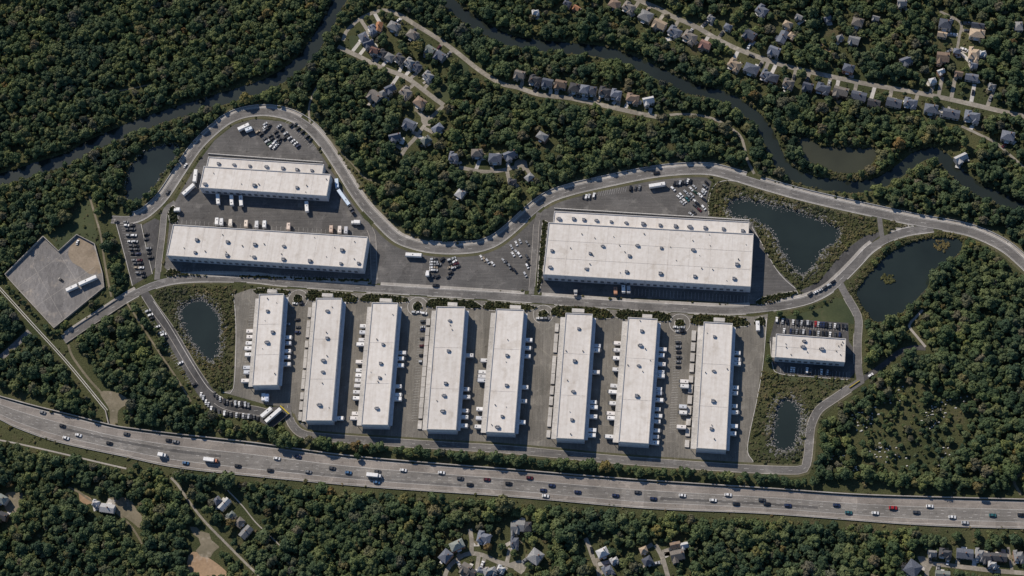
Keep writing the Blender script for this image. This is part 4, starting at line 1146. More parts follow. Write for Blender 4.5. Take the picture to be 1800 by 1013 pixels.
HC = [(75, 725, 'grey'), (109.6, 748.5, 'black'), (116, 770, 'white'), (138, 765, 'white'), (192, 779, 'black'), (222.5, 763, 'charcoal'), (296.5, 774, 'black'), (309, 776.6, 'grey'), (326.5, 814, 'blue'), (418, 819, 'black'),
      (487, 806, 'white'), (524, 803, 'navy'), (475, 827, 'black'), (542, 829.5, 'grey'), (584, 823, 'charcoal'), (612.5, 831, 'blue'), (663.6, 829, 'charcoal'), (662.5, 848, 'blue'), (709, 826.7, 'white'), (776, 831, 'white'),
      (809, 841, 'charcoal'), (856, 843, 'maroon'), (826, 852, 'black'), (894, 850, 'black'), (931, 840, 'maroon'), (970, 853.6, 'navy'), (955, 862, 'navy'), (959, 872, 'white'), (1015.5, 865, 'navy'), (1082, 871, 'navy'),
      (1121, 865.4, 'charcoal'), (1148.5, 876.7, 'navy'), (1199.5, 871, 'white'), (1253.7, 879.5, 'white'), (1280, 870, 'white'), (1294, 885.7, 'black'), (1339.4, 878.8, 'charcoal'), (1348, 885.7, 'black'), (1385, 888.5, 'navy'),
      (1470.6, 888, 'navy'), (1491.7, 901, 'teal'), (1538.7, 902, 'white'), (1570, 893, 'red'), (1611, 900.6, 'charcoal'), (1634.4, 890, 'white'), (1674, 909, 'white'), (1696.5, 919, 'silver'), (1745, 905.7, 'teal'), (1795, 905, 'black')]
hx_t, hy_t = [p[0] for p in HTOP], [p[1] for p in HTOP]
HC.sort()
cnt = {}
for x, y, c in HC:
    cnt[c] = cnt.get(c, 0) + 1
    slope = (np.interp(x + 20, hx_t, hy_t) - np.interp(x - 20, hx_t, hy_t)) / 40
    t = sum(1 for q in HC if q[2] == c)
    lab = ('only %s car on the motorway' % c) if t == 1 else '%s car on the motorway, %s %s one from the west' % (c, ordinal(cnt[c]), c)
    moving_car(x, y, -math.degrees(math.atan(slope)), c, lab, 1.08 if c != 'red' else 1.25)
moving_car(295, 338, 58, 'charcoal', 'dark car driving on the north-west ring road', 1.0, None)
moving_car(326, 291, 56, 'white', 'white car driving on the north-west ring road', 0.9, None)
moving_car(1154, 304, 8, 'black', 'dark car driving on the ring road north of the largest warehouse', 1.1, None)
moving_car(766, 502, -3, 'black', 'dark pickup stopped at the kerb north of the access road', 1.15, None, 0.1)
moving_car(1321, 98, -22, 'charcoal', 'dark car on the long north-east street', 1.0, None)
moving_car(1040, 967, -78, 'black', 'dark car on the narrow south drive', 1.0, None)

WCH = ['white', 'white', 'silver', 'silver', 'grey', 'grey', 'charcoal', 'charcoal', 'black', 'black', 'navy', 'tan', 'maroon']
def lot(cars, deg, where, group, jit=4, axis=0):
    cs = []
    for c in cars:
        x, y = c[0], c[1]
        colr = c[2] if len(c) > 2 else random.choice(WCH)
        d = c[3] if len(c) > 3 else deg
        cs.append((x, y, colr, d))
    cs.sort(key=lambda q: q[axis])
    done = []
    tot, n = {}, {}
    for q in cs: tot[q[2]] = tot.get(q[2], 0) + 1
    for x, y, colr, d in cs:
        n[colr] = n.get(colr, 0) + 1
        fr = 'from west' if axis == 0 else 'from north'
        o = 'only' if tot[colr] == 1 else ordinal(n[colr])
        lab = ('only %s car %s' % (colr, where)) if tot[colr] == 1 else '%s car %s, %s %s %s' % (colr, where, o, colr, fr)
        parked(x, y, d + random.uniform(-jit, jit), colr, lab, group, random.random() < 0.4)
lot([(512, 220, 'black'), (519, 219, 'charcoal'), (524, 226, 'black'), (532, 232, 'black'), (539.5, 240, 'charcoal'), (545, 246, 'black')], 42, 'along the ring road in the north-west yard', 'cars in the north-west yard')
lot([(515, 248, 'white'), (519.5, 252.5, 'white'), (524, 257, 'navy'), (509, 243), (502, 235, 'silver'), (505.5, 239), (500, 243, 'black'), (496, 228, 'black'), (490.5, 222, 'silver'), (485, 232, 'black'), (487.5, 238.5, 'charcoal'), (475.5, 238.5),
     (478, 244, 'black'), (491.5, 245, 'black'), (490, 250.5), (485, 248, 'silver'), (482, 252, 'white'), (486, 255), (477, 257, 'white'), (483, 259), (474, 253.5, 'green'), (469.5, 249, 'silver'), (465.5, 244, 'charcoal'), (459, 236, 'black'),
     (453, 232), (466, 229), (470.5, 226, 'black'), (466, 223.5, 'white'), (473, 221, 'black'), (466, 218.5, 'silver')], 38, 'in the north-west yard cluster', 'cars in the north-west yard')
rows = [(148, 225, None), (190, 235, 308), (240, 250, 315), (318, 262, 330), (395, 280, 345), (450, 298, 358), (495, 305, 370), (550, 318, 385), (632, 335, 400), (672, 350, 415), (728, 362, 425), (795, 385, 440), (838, None, 455)]
lot([(190 + a / 7.24, 370 + y / 7.24) for y, a, e in rows if a], 2, 'in the west column of the narrow west car park', 'cars in the narrow west car park', axis=1)
lot([(190 + e / 7.24, 370 + y / 7.24) for y, a, e in rows if e], 2, 'in the east column of the narrow west car park', 'cars in the narrow west car park', axis=1)
lot([(190 + x / 7.24, 370 + y / 7.24, c) for x, y, c in ((485, 300, 'black'), (485, 365, 'charcoal'), (515, 485, 'grey'), (520, 540, 'black'), (540, 597, 'black'))], 12, 'on the thin strip beside the west lane', 'cars beside the west lane', axis=1)
parked(205, 390, -10, 'black', 'lone black car at the top corner of the narrow west car park', 'cars in the narrow west car park')
lot([(760.5, 456, 'silver'), (765, 456, 'black'), (760, 460.7, 'white'), (765, 460.8, 'silver'), (760, 466, 'silver'), (765, 466, 'grey'), (760, 470.6, 'white'), (764.8, 470.6, 'tan'), (760, 475, 'white'), (764.8, 475.3, 'silver'), (771, 465, 'grey')], 2,
    'in the compact block of the dip car park', 'cars in the car park below the ring road')
lot([(777.5, 456, 'black'), (791, 456.7, 'silver'), (797, 454, 'silver'), (799, 460, 'white'), (793, 464), (801.5, 464, 'maroon'), (791, 470, 'tan'), (797, 471, 'silver'), (804.5, 468, 'charcoal'), (792, 480, 'black'), (788.5, 487, 'charcoal'), (762, 485.5, 'charcoal'), (769, 486.5, 'black')], 28,
    'in the loose middle of the dip car park', 'cars in the car park below the ring road', 14)
lot([(846, 452.5, 'white'), (851, 456, 'tan'), (857, 459.5, 'silver'), (866, 463.5, 'white'), (885, 458, 'silver'), (890, 461.5, 'charcoal'), (895.5, 468, 'grey'), (899.5, 472, 'black'), (905, 476, 'black'), (901.7, 447, 'white'), (907.5, 443, 'silver'),
     (912.5, 447.5, 'white'), (899, 434, 'silver'), (907.5, 428, 'white'), (914, 424, 'silver'), (926.7, 427.5, 'grey'), (926.7, 451.7, 'charcoal'), (928, 462.5, 'black'), (926.7, 468, 'white'), (923, 482.5, 'silver')], -58,
    'in the east corner of the dip car park', 'cars in the car park below the ring road', 10)
lot([(1025.8, 346.3, 'black'), (1030.4, 346.3, 'white'), (1035.5, 345.5, 'silver'), (1044, 343.7, 'white')], 78, 'in the row of four north of the largest warehouse', 'cars north of the largest warehouse')
lot([(1108.4, 331, 'black'), (1117, 331, 'charcoal'), (1124, 330, 'grey')], 75, 'in the row of three beside the lone trailer', 'cars north of the largest warehouse')
lot([(1186, 322.6, 'black'), (1190.6, 322.3, 'charcoal'), (1195.2, 321.6, 'silver'), (1200, 321, 'black'), (1204.4, 320, 'charcoal'), (1209, 318.5, 'white'), (1213.6, 319, 'black')], 72, 'in the ring road row north of the largest warehouse', 'cars north of the largest warehouse')
lot([(1182.7, 332, 'white'), (1220.7, 328.5, 'silver'), (1215, 332.3, 'white'), (1205.5, 338, 'silver'), (1197, 343, 'white'), (1193.4, 346.4, 'white'), (1222, 338, 'green'), (1216, 342.7, 'silver'), (1211.5, 346.5, 'grey'), (1208, 350.3, 'teal'),
     (1203, 353.5, 'white'), (1199, 356.5, 'silver'), (1239, 328, 'grey'), (1242.4, 321.5, 'black'), (1238, 335, 'white'), (1235.7, 339, 'silver'), (1230.5, 342.7, 'white'), (1233.7, 346.7, 'white'), (1237.5, 350.5, 'black'), (1222, 354, 'white'),
     (1226, 358.3, 'black'), (1222, 362, 'charcoal'), (1229.4, 369, 'maroon'), (1219.5, 373, 'charcoal'), (1214.5, 376.5, 'silver'), (1236.5, 365, 'white')], -42, 'in the diagonal rows by the heart-shaped pond', 'cars north of the largest warehouse', 6)
lot([(260, 547, 'silver'), (264.5, 554, 'white'), (267, 559.5, 'black'), (277.2, 574.5, 'white'), (283.6, 584.7, 'silver'), (287.5, 588.6, 'white'), (290, 593.7, 'black'), (317.5, 638, 'white'), (342, 676, 'black')], 25, 'along the diagonal drive beside the oval pond', 'cars south-west of the oval pond')
lot([(377, 692.6, 'black'), (381, 697, 'charcoal'), (387, 701.6, 'silver'), (394.5, 706, 'black'), (399.5, 707.4, 'charcoal'), (406.7, 708.7, 'black'), (413.8, 709.4, 'silver'), (420.4, 710, 'white'), (425.2, 710.6, 'black'), (431, 711.3, 'silver'), (437, 713, 'grey')], 92,
    'in the north row south of the oval pond', 'cars south-west of the oval pond')
lot([(353.5, 694, 'white'), (357.5, 699.7, 'silver'), (362, 707, 'white'), (366.4, 711, 'silver'), (371.5, 719, 'white'), (377, 721, 'black'), (385, 725.4, 'charcoal'), (394.6, 727, 'white'), (399.7, 727.4, 'black'), (405.5, 728.6, 'charcoal'), (415.7, 730, 'silver'),
     (420.7, 730.5, 'black'), (427.5, 731, 'silver'), (432.2, 731.8, 'charcoal'), (437, 732.4, 'silver'), (441.7, 733, 'black'), (446.5, 733.5, 'charcoal'), (453, 736, 'black')], 88, 'in the south row below the oval pond', 'cars south-west of the oval pond')
TOP6 = [(60, 243, 'white'), (100, 250, 'silver'), (130, 252, 'black'), (172, 258, 'white'), (200, 262, 'charcoal'), (230, 263, 'silver'), (253, 265, 'black'), (271, 265, 'silver'), (290, 267, 'charcoal'), (326, 270, 'red'), (344, 272, 'silver'), (362, 275, 'navy'),
        (381, 276, 'navy'), (400, 278, 'black'), (425, 280, 'grey'), (458, 283, 'white'), (478, 284, 'charcoal'), (512, 286, 'black'), (530, 288, 'charcoal')]
lot([(1350 + x / 3.896, 500 + y / 3.896, c) for x, y, c in TOP6], 84, 'in the row by the triangular lawn', 'cars around the small east warehouse')
lot([(1350 + x / 3.896, 498 + y / 3.896) for x, y in ((110, 325), (155, 328), (174, 329), (196, 330), (222, 332), (242, 334), (287, 337), (315, 340), (345, 343), (375, 345), (400, 348), (425, 350), (460, 352), (490, 355))], 84, 'in the row behind the small east warehouse', 'cars around the small east warehouse')
lot([(1350 + x / 3.896, 500 + y / 3.896, c) for x, y, c in ((160, 582, 'white'), (178, 584, 'white'), (267, 590, 'white'), (291, 593, 'charcoal'), (366, 598, 'white'), (408, 601, 'silver'), (428, 603, 'black'))], 84, 'in the row south of the small east warehouse', 'cars around the small east warehouse')
lot([(744, 565, 'charcoal'), (743.4, 575, 'silver'), (743, 580, 'navy'), (742, 595, 'charcoal'), (742, 608, 'maroon'), (741, 624.5, 'black'), (741, 636, 'silver')], 4, 'west of the fourth long warehouse', 'cars between the long warehouses', axis=1)
lot([(728.5, 549.3, 'silver'), (736, 549, 'white'), (745.5, 551, 'white')], 0, 'below the second turning circle', 'cars between the long warehouses')
lot([(518.5, 533.5, 'white'), (530, 534, 'black')], 0, 'below the westernmost turning circle', 'cars between the long warehouses')
lot([(1188, 575, 'white'), (1199, 575.5, 'silver'), (1192, 582.5, 'silver'), (1200, 583, 'black')], 0, 'below the easternmost turning circle', 'cars between the long warehouses')
lot([(947, 560, 'white'), (954, 560, 'silver'), (961, 560, 'grey')], 0, 'below the third turning circle', 'cars between the long warehouses')
lot([(1192, 602, 'charcoal'), (1192, 610, 'grey'), (1193, 619, 'black'), (1193, 628, 'charcoal'), (1192.5, 636, 'grey'), (1192, 645, 'black')], 3, 'between the two easternmost long warehouses', 'cars between the long warehouses', axis=1)
lot([(505, 570, 'silver'), (523, 562, 'black'), (524, 575, 'charcoal'), (523, 584, 'navy')], 3, 'east of the shortest long warehouse', 'cars between the long warehouses', axis=1)
lot([(1424, 517, 'charcoal'), (1434, 513.5, 'white'), (1442, 510, 'silver'), (1450, 505.5, 'charcoal'), (1457, 501, 'silver'), (1464, 496, 'black')], 33, 'parked along the grey strip of the east curve', 'cars on the east curve')
parked(136, 426, 70, 'white', 'lone white car in the top corner of the walled storage yard', None)
parked(107, 492, -35, 'black', 'lone black car in the middle of the walled storage yard', None)
parked(1530, 660, 35, 'white', 'white van on the shaded asphalt track into the eastern wood', None, True)

# stall lines
def stalls(pts, length, deg, mat='road_paint'):
    b = MB()
    for x, y in pts:
        r = math.radians(deg)
        a = G(x - math.cos(r) * length / 2, y + math.sin(r) * length / 2); c = G(x + math.cos(r) * length / 2, y - math.sin(r) * length / 2)
        ribbon(b, np.array([a[:2], c[:2]]), -0.06, 0.06, 0.115)
    return b
def line(x0, y0, x1, y1, n): return [(x0 + (x1 - x0) * i / (n - 1), y0 + (y1 - y0) * i / (n - 1)) for i in range(n)]
for pts, ln, dg, lab in ((line(1052, 341, 1100, 333, 13), 10, 75, 'row of white bay lines by the ring road north of the largest warehouse'),
                         (line(1110, 513, 1315, 527, 34), 12, 87, 'white bay lines south of the largest warehouse'),
                         (line(310, 476, 640, 494, 0 + 46), 9, 87, 'white bay lines south of the wide north-west warehouse'),
                         (line(250, 540, 338, 680, 34), 9, 25, 'white bay lines along the diagonal drive'),
                         (line(395, 716, 450, 722, 1 + 2), 8, 10, 'short arrows on the drive south of the oval pond'),
                         (line(1368, 570, 1488, 578, 28), 11, 84, 'white bay lines by the triangular lawn'),
                         (line(1372, 650, 1488, 660, 20), 11, 84, 'white bay lines south of the small warehouse'),
                         (line(312, 390, 620, 410, 40), 7, 86, 'white bay lines behind the wide north-west warehouse'),
                         (line(1192, 590, 1182, 760, 40), 12, 3, 'white bay lines between the two easternmost long warehouses'),
                         (line(742, 558, 728, 740, 40), 10, 3, 'white bay lines west of the fourth long warehouse'),
                         (line(446, 530, 430, 670, 30), 10, 3, 'white bay lines west of the shortest long warehouse'),
                         (line(505, 213, 553, 262, 16), 9, 40, 'white bay lines along the ring road in the north-west yard'),
                         (line(216, 392, 246, 488, 22), 12, 2, 'white bay lines in the narrow west car park')):
    structure('bay_line', stalls(pts, ln, dg), 'road_paint', lab)
# ------------------------------------------------------------------ houses
def hip(b, x0, x1, y0, y1, z, rise, mi=0, over=0.35, gable=(False, False)):
    x0 -= over; x1 += over; y0 -= over; y1 += over
    w, d = x1 - x0, y1 - y0
    if w >= d:
        r = d / 2; ym = (y0 + y1) / 2
        a = (x0 + (0.05 if gable[0] else r), ym, z + rise); c = (x1 - (0.05 if gable[1] else r), ym, z + rise)
        p = [(x0, y0, z), (x1, y0, z), (x1, y1, z), (x0, y1, z)]
        b.face([p[0], p[1], c, a], mi); b.face([p[2], p[3], a, c], mi); b.face([p[1], p[2], c], mi); b.face([p[3], p[0], a], mi)
    else:
        r = w / 2; xm = (x0 + x1) / 2
        a = (xm, y0 + (0.05 if gable[0] else r), z + rise); c = (xm, y1 - (0.05 if gable[1] else r), z + rise)
        p = [(x0, y0, z), (x1, y0, z), (x1, y1, z), (x0, y1, z)]
        b.face([p[1], p[2], c, a], mi); b.face([p[3], p[0], a, c], mi); b.face([p[0], p[1], a], mi); b.face([p[2], p[3], c], mi)
    b.face([p[3], p[2], p[1], p[0]], mi)

def house_proto(kind):
    """unit house about 8 x 7 m"""
    w, r = MB(), MB()
    ch = MB(); ps = []
    if kind == 0:
        w.box(-4, 4, -3.3, 3.3, 0, 5.0); hip(r, -4, 4, -3.3, 3.3, 5.02, 2.3)
        ch.box(1.4, 2.1, 1.0, 1.7, 5.6, 8.2)
    elif kind == 1:
        w.box(-4, 4, -2.6, 3.3, 0, 4.6); w.box(-3.6, -0.4, -4.4, -2.62, 0, 4.6)
        hip(r, -4, 4, -2.6, 3.3, 4.62, 2.3, gable=(True, True)); hip(r, -3.6, -0.4, -4.4, 1.4, 4.63, 1.75, gable=(True, False))
        ch.box(2.6, 3.3, 0.6, 1.3, 5.4, 7.9)
    elif kind == 2:
        w.box(-4.2, 4.2, -2.4, 3.0, 0, 4.8); w.box(0.8, 4.0, -4.3, -2.42, 0, 3.6); w.box(-4.0, -0.6, 3.02, 4.6, 0, 4.2)
        hip(r, -4.2, 4.2, -2.4, 3.0, 4.82, 2.1); hip(r, 0.8, 4.0, -4.3, 1.2, 4.0, 1.8); hip(r, -4.0, -0.6, -0.4, 4.6, 4.5, 1.8)
        ch.box(-2.6, -1.9, -1.2, -0.5, 5.4, 7.6)
    else:
        w.box(-5.2, 5.2, -2.6, 2.6, 0, 3.4); hip(r, -5.2, 5.2, -2.6, 2.6, 3.42, 1.7, gable=(True, True)); 
        ch.box(0.2, 0.9, -0.2, 0.5, 4.6, 6.2)
    wy = {0: -3.3, 1: -2.6, 2: -2.4, 3: -2.6}[kind]
    dr = MB(); x = {0: 0, 1: 1.0, 2: -0.5, 3: 0.5}[kind]; dr.box(x - 0.5, x + 0.5, wy - 0.06, wy - 0.004, 0, 2.1)
    wi = MB(); wi.box(-0.55, 0.55, -0.05, -0.004, 0, 1.2)
    pk = {0: [(-2.6, wy, 1.0), (2.6, wy, 1.0), (-2.6, wy, 3.2), (2.6, wy, 3.2)], 1: [(2.8, wy, 1.0), (2.8, wy, 3.0), (-2.0, -4.4, 1.2)], 2: [(-2.6, wy, 1.0), (-2.6, wy, 3.1), (2.4, -4.3, 1.0)], 3: [(-3.4, wy, 1.1), (3.4, wy, 1.1)]}[kind]
    po = MB()
    if kind == 0: po.box(-1.3, 1.3, wy - 1.6, wy - 0.07, 2.5, 2.65)
    elif kind == 1: po.box(0.1, 3.4, 3.35, 5.4, 0.0, 0.5)
    elif kind == 2: po.box(-3.6, -0.4, wy - 1.5, wy - 0.07, 2.4, 2.55)
    else: po.box(-2.0, 1.6, 2.65, 4.6, 0.0, 0.4)
    return dict(wall=w.data('wall', 'siding'), roof=r.data('roof', 'shingle'), chimney=ch.data('chimney', 'brick'), door=dr.data('door', 'dark_metal'), window=wi.data('window', 'glass'), wins=pk, porch=po.data('porch', 'white_trim'))
HP = [house_proto(k) for k in range(4)]
ROOFC = {'slate': (0.115, 0.125, 0.150), 'dark slate': (0.070, 0.078, 0.098), 'grey': (0.19, 0.19, 0.19), 'light grey': (0.34, 0.34, 0.34), 'brown': (0.17, 0.125, 0.095), 'tan': (0.30, 0.235, 0.17), 'charcoal': (0.06, 0.06, 0.064),
         'orange': (0.27, 0.135, 0.075), 'red-brown': (0.19, 0.11, 0.09), 'green-grey': (0.155, 0.17, 0.155), 'grey-brown': (0.15, 0.135, 0.12)}
SIDING = [(0.55, 0.53, 0.49), (0.42, 0.39, 0.34), (0.60, 0.59, 0.57), (0.36, 0.22, 0.16), (0.48, 0.44, 0.36), (0.30, 0.32, 0.34)]
house_pts = []
KINDN = ['hipped', 'cross-gabled', 'many-gabled', 'long gabled']
def houses(lst, where, group):
    lst = sorted(lst, key=lambda q: q[0])
    for i, (px, py, wpx, dpx, deg, colr) in enumerate(lst):
        kind = (i * 7 + int(px)) % 3 if wpx < 1.45 * dpx else 3
        p = G(px, py, 5.5)
        a = G(px + 10 * math.cos(math.radians(deg)), py - 10 * math.sin(math.radians(deg)), 5.5) - p
        r = link('house', None); r.location = (p.x, p.y, 0.0); r.rotation_euler = (0, 0, math.atan2(a.y, a.x))
        base = (7.6, 7.0) if kind < 3 else (9.6, 5.3)
        sx, sy = wpx * S / base[0], dpx * S / base[1]
        r.scale = (max(sx, 0.6), max(sy, 0.6), 1.0 if wpx > 14 else 0.8)
        tag(r, '%s-roofed %s house %s, %s from west' % (colr, KINDN[kind], where, ordinal(i + 1)), 'house', group)
        h = HP[kind]; sd = random.choice(SIDING)
        link('wall', h['wall'], r, sd)
        c = ROOFC[colr]; k = random.uniform(1.0, 1.5)
        ro = link('roof', h['roof'], r, tuple(x * k for x in c))
        if random.random() < 0.75: link('chimney', h['chimney'], ro)
        link('door', h['door'], r); link('porch', h['porch'], r)
        for w in h['wins']: link('window', h['window'], r).location = w
        house_pts.append((px, py, max(wpx, dpx), p.x, p.y))
houses([(665, 45, 18, 12, 75, 'orange'), (654, 51, 18, 13, -60, 'slate'), (639, 65, 18, 16, -62, 'slate'), (648, 76, 18, 14, 20, 'dark slate'), (658, 88, 15, 13, -20, 'red-brown'), (672, 92, 14, 14, -22, 'charcoal'), (684, 98, 14, 14, -28, 'grey'),
        (702, 102, 17, 15, -28, 'charcoal'), (719, 109, 15, 15, -30, 'grey'), (732, 115, 14, 15, -30, 'dark slate'), (692, 45, 20, 16, -25, 'grey'), (725, 60, 19, 16, -30, 'grey-brown'), (756, 87, 17, 16, -32, 'green-grey'), (773, 97, 17, 17, -35, 'slate'),
        (752, 133, 17, 15, -30, 'grey')], 'in the western house cluster', 'houses of the western cluster')
houses([(658, 168, 22, 19, -40, 'grey-brown'), (686, 155, 18, 16, 25, 'dark slate'), (674, 162, 14, 13, 25, 'grey'), (712, 162, 18, 19, -35, 'grey-brown'), (738, 179, 20, 17, -35, 'brown'), (719, 217, 20, 17, -25, 'slate'), (694, 240, 20, 14, 12, 'slate'), (769, 225, 18, 15, 35, 'slate'), (749, 246, 16, 14, 35, 'green-grey')],
       'just south of the western street', 'houses south of the western street')
houses([(913, 130, 17, 17, -15, 'grey-brown'), (940, 140, 19, 17, -12, 'charcoal'), (962, 144, 18, 16, -12, 'dark slate'), (985, 147, 19, 17, -12, 'brown'), (1010, 153, 18, 17, -12, 'charcoal'), (1027, 156, 15, 17, -8, 'slate'), (1041, 157, 14, 16, -8, 'dark slate'), (1063, 161, 19, 17, -10, 'charcoal'), (1083, 165, 17, 17, -8, 'slate'),
        (1112, 172, 20, 16, -8, 'brown'), (1140, 176, 18, 15, 12, 'light grey')], 'between river and middle street', 'houses between the river and the middle street')
houses([(1080, 6, 18, 17, -25, 'brown'), (1105, 12, 20, 17, -25, 'grey-brown'), (1135, 27, 22, 20, -25, 'grey'), (1159, 42, 22, 19, -25, 'tan'), (1186, 55, 22, 17, -25, 'slate'), (1212, 64, 22, 19, -25, 'grey-brown'), (1240, 78, 19, 17, -22, 'red-brown'), (1291, 113, 20, 18, -25, 'tan'), (1321, 120, 24, 18, -20, 'dark slate'), (1346, 131, 15, 18, -20, 'slate'),
        (1358, 136, 19, 16, -15, 'dark slate'), (1386, 146, 17, 16, -15, 'grey-brown'), (1420, 151, 17, 15, -15, 'dark slate'), (1447, 155, 22, 17, -15, 'dark slate'), (1478, 160, 24, 19, -14, 'grey-brown'), (1510, 166, 24, 16, -12, 'dark slate'), (1537, 178, 20, 13, -12, 'charcoal'), (1572, 178, 24, 16, -12, 'dark slate'), (1601, 180, 20, 16, -10, 'slate'),
        (1637, 190, 21, 17, -10, 'slate'), (1673, 197, 26, 16, -10, 'dark slate'), (1709, 204, 23, 18, -8, 'slate'), (1772, 238, 20, 18, -12, 'slate')], 'south of the long north-east street', 'houses south of the north-east street')
houses([(1318, 60, 20, 18, -30, 'dark slate'), (1339, 18, 19, 19, -30, 'slate'), (1361, 88, 19, 17, -20, 'slate'), (1376, 63, 23, 15, 62, 'slate'), (1385, 42, 15, 12, -25, 'tan'), (1501, 70, 18, 19, -15, 'grey'), (1508, 38, 18, 17, -15, 'grey-brown'), (1492, 119, 18, 15, -15, 'dark slate'), (1594, 106, 20, 16, 20, 'slate'), (1662, 41, 20, 19, -10, 'dark slate'),
        (1657, 58, 15, 10, -10, 'tan'), (1718, 58, 24, 17, -8, 'tan'), (1658, 100, 20, 22, -6, 'brown'), (1712, 95, 16, 24, -5, 'tan'), (1709, 133, 20, 13, -10, 'slate'), (1686, 128, 13, 12, -10, 'brown'), (1791, 44, 14, 18, 0, 'grey'), (1586, 5, 15, 14, 0, 'grey'), (1720, 42, 20, 10, -8, 'dark slate')],
       'north of the long north-east street', 'houses north of the north-east street')
houses([(797, 276, 15, 18, -5, 'slate'), (838, 268, 18, 15, 0, 'grey-brown'), (870, 277, 21, 17, -3, 'dark slate'), (897, 271, 22, 16, 22, 'slate'), (930, 310, 14, 12, 40, 'grey'), (953, 239, 18, 14, -30, 'grey'), (900, 318, 13, 12, 0, 'charcoal'), (809, 338, 14, 18, -30, 'light grey')], 'around the cul-de-sac in the central wood', 'houses in the central wood')
houses([(850, 946, 19, 18, -10, 'slate'), (803, 958, 21, 15, 25, 'green-grey'), (783, 977, 15, 20, -40, 'slate'), (904, 927, 11, 20, 0, 'grey'), (914, 924, 13, 20, -5, 'grey'), (904, 953, 10, 18, 0, 'slate'), (927, 925, 9, 16, 0, 'charcoal'), (941, 978, 19, 22, -35, 'grey'), (818, 998, 14, 17, -28, 'grey-brown'), (829, 1007, 12, 15, -28, 'charcoal'), (861, 1005, 18, 13, 20, 'grey')],
       'around the curved street at the south edge', 'houses around the curved south street')
houses([(1191, 976, 20, 18, 12, 'grey-brown'), (1187, 957, 15, 10, 12, 'brown'), (1059, 971, 17, 14, 25, 'light grey'), (1069, 1003, 14, 16, 30, 'slate'), (1138, 985, 14, 13, 30, 'dark slate')], 'along the short south drives', 'houses along the short south drives')
houses([(1697, 972, 23, 15, -6, 'slate'), (1662, 973, 17, 13, -8, 'charcoal'), (1723, 974, 11, 16, -5, 'grey'), (1736, 979, 11, 16, -5, 'charcoal'), (1757, 978, 22, 12, -5, 'charcoal'), (1792, 978, 13, 17, 5, 'grey'), (1605, 999, 20, 23, -35, 'dark slate'), (1658, 1009, 20, 12, -5, 'green-grey')], 'along the south-east street', 'houses along the south-east street')
houses([(187, 892, 22, 14, -8, 'light grey'), (167, 884, 10, 9, -8, 'light grey')], 'in the south-west clearing', 'sheds in the south-west clearing')
houses([(393, 885, 20, 11, 48, 'light grey'), (381, 879, 12, 12, 40, 'slate'), (431, 934, 20, 13, 48, 'grey'), (420, 917, 14, 12, 48, 'grey-brown'), (405, 905, 12, 10, 45, 'green-grey')], 'beside the straight south-west track', 'houses beside the south-west track')
houses([(3, 877, 15, 14, -30, 'green-grey'), (3, 907, 14, 16, -20, 'charcoal')], 'at the far west edge below the motorway', 'houses at the west edge')
houses([(1683, 88, 11, 9, -10, 'slate'), (1728, 92, 9, 8, 10, 'light grey'), (1655, 124, 11, 8, 20, 'light grey'), (1713, 113, 10, 8, -10, 'slate'), (1392, 61, 9, 8, -30, 'tan'), (1477, 64, 10, 9, 20, 'grey'), (1540, 30, 12, 10, -15, 'grey'), (1455, 30, 12, 10, 25, 'slate'), (1745, 150, 11, 9, -10, 'grey'),
        (1640, 140, 11, 9, 15, 'light grey'), (1405, 28, 12, 9, -25, 'grey'), (1280, 45, 13, 11, -25, 'slate'), (1250, 30, 12, 10, -25, 'grey')], 'shed-sized, half hidden in north-east trees', 'small outbuildings in the north-east trees')
houses([(997, 4, 13, 11, -20, 'dark slate'), (941, 20, 10, 9, 10, 'light grey'), (1013, 12, 9, 8, -30, 'orange')], 'shed-sized, at the top edge above the river', 'small outbuildings above the river')
houses([(1203, 958, 9, 8, 12, 'light grey'), (880, 1000, 10, 9, -20, 'light grey'), (1640, 972, 10, 8, -5, 'grey'), (845, 1004, 9, 9, -20, 'slate'), (1131, 966, 9, 8, 20, 'tan'), (1080, 985, 9, 8, 30, 'light grey'), (1745, 992, 9, 7, -5, 'light grey')], 'shed-sized, near the south edge', 'small outbuildings near the south edge')
houses([(1690, 277, 20, 14, 25, 'light grey')], 'alone beside the eastern river bank', None)

# driveways and patios
drive_lines = []
for px, py, sz, x, y in house_pts:
    best = None
    for k, (L, hw) in street_lines.items():
        d = np.linalg.norm(L - np.array([x, y]), axis=1)
        i = int(d.argmin())
        if best is None or d[i] < best[0]: best = (d[i], L[i], hw, k)
    if best[0] < 20:
        a, c = np.array([x, y]), best[1]
        dv = (c - a) / best[0]; nn = np.array([-dv[1], dv[0]])
        o = nn * random.choice((-1, 1)) * sz * S * 0.36
        s0, s1 = a + o + dv * sz * S * 0.42, c + o - dv * (best[2] - 0.1)
        if (s1 - s0) @ dv > 1.0:
            seg = np.array([s0, s1])
            b = MB(); ribbon(b, seg, -1.35, 1.35, 0.055)
            structure('driveway', b, 'pale_concrete' if random.random() < 0.45 else 'street_concrete', 'short pale driveway between a house and its street')
            drive_lines.append(seg)
            if random.random() < 0.35:
                m = s0 * 0.5 + s1 * 0.5
                q = link('car', CM['all'], None, CARCOL[random.choice(WCH)]); q.location = (m[0], m[1], 0.06); q.rotation_euler = (0, 0, math.atan2(dv[1], dv[0])); q['px'] = px
                drive_lines.append(None); drive_lines[-1] = seg
                q['tmp'] = 1
cars_d = sorted([o for o in col.objects if 'tmp' in o], key=lambda o: o.location.x)
for i, o in enumerate(cars_d):
    cn = min(CARCOL, key=lambda c: sum(abs(CARCOL[c][j] - o.color[j]) for j in range(3)))
    del o['tmp']; del o['px']
    tag(o, '%s car on a house driveway, %s driveway car from the west' % (cn, ordinal(i + 1)), 'car', 'cars on house driveways')

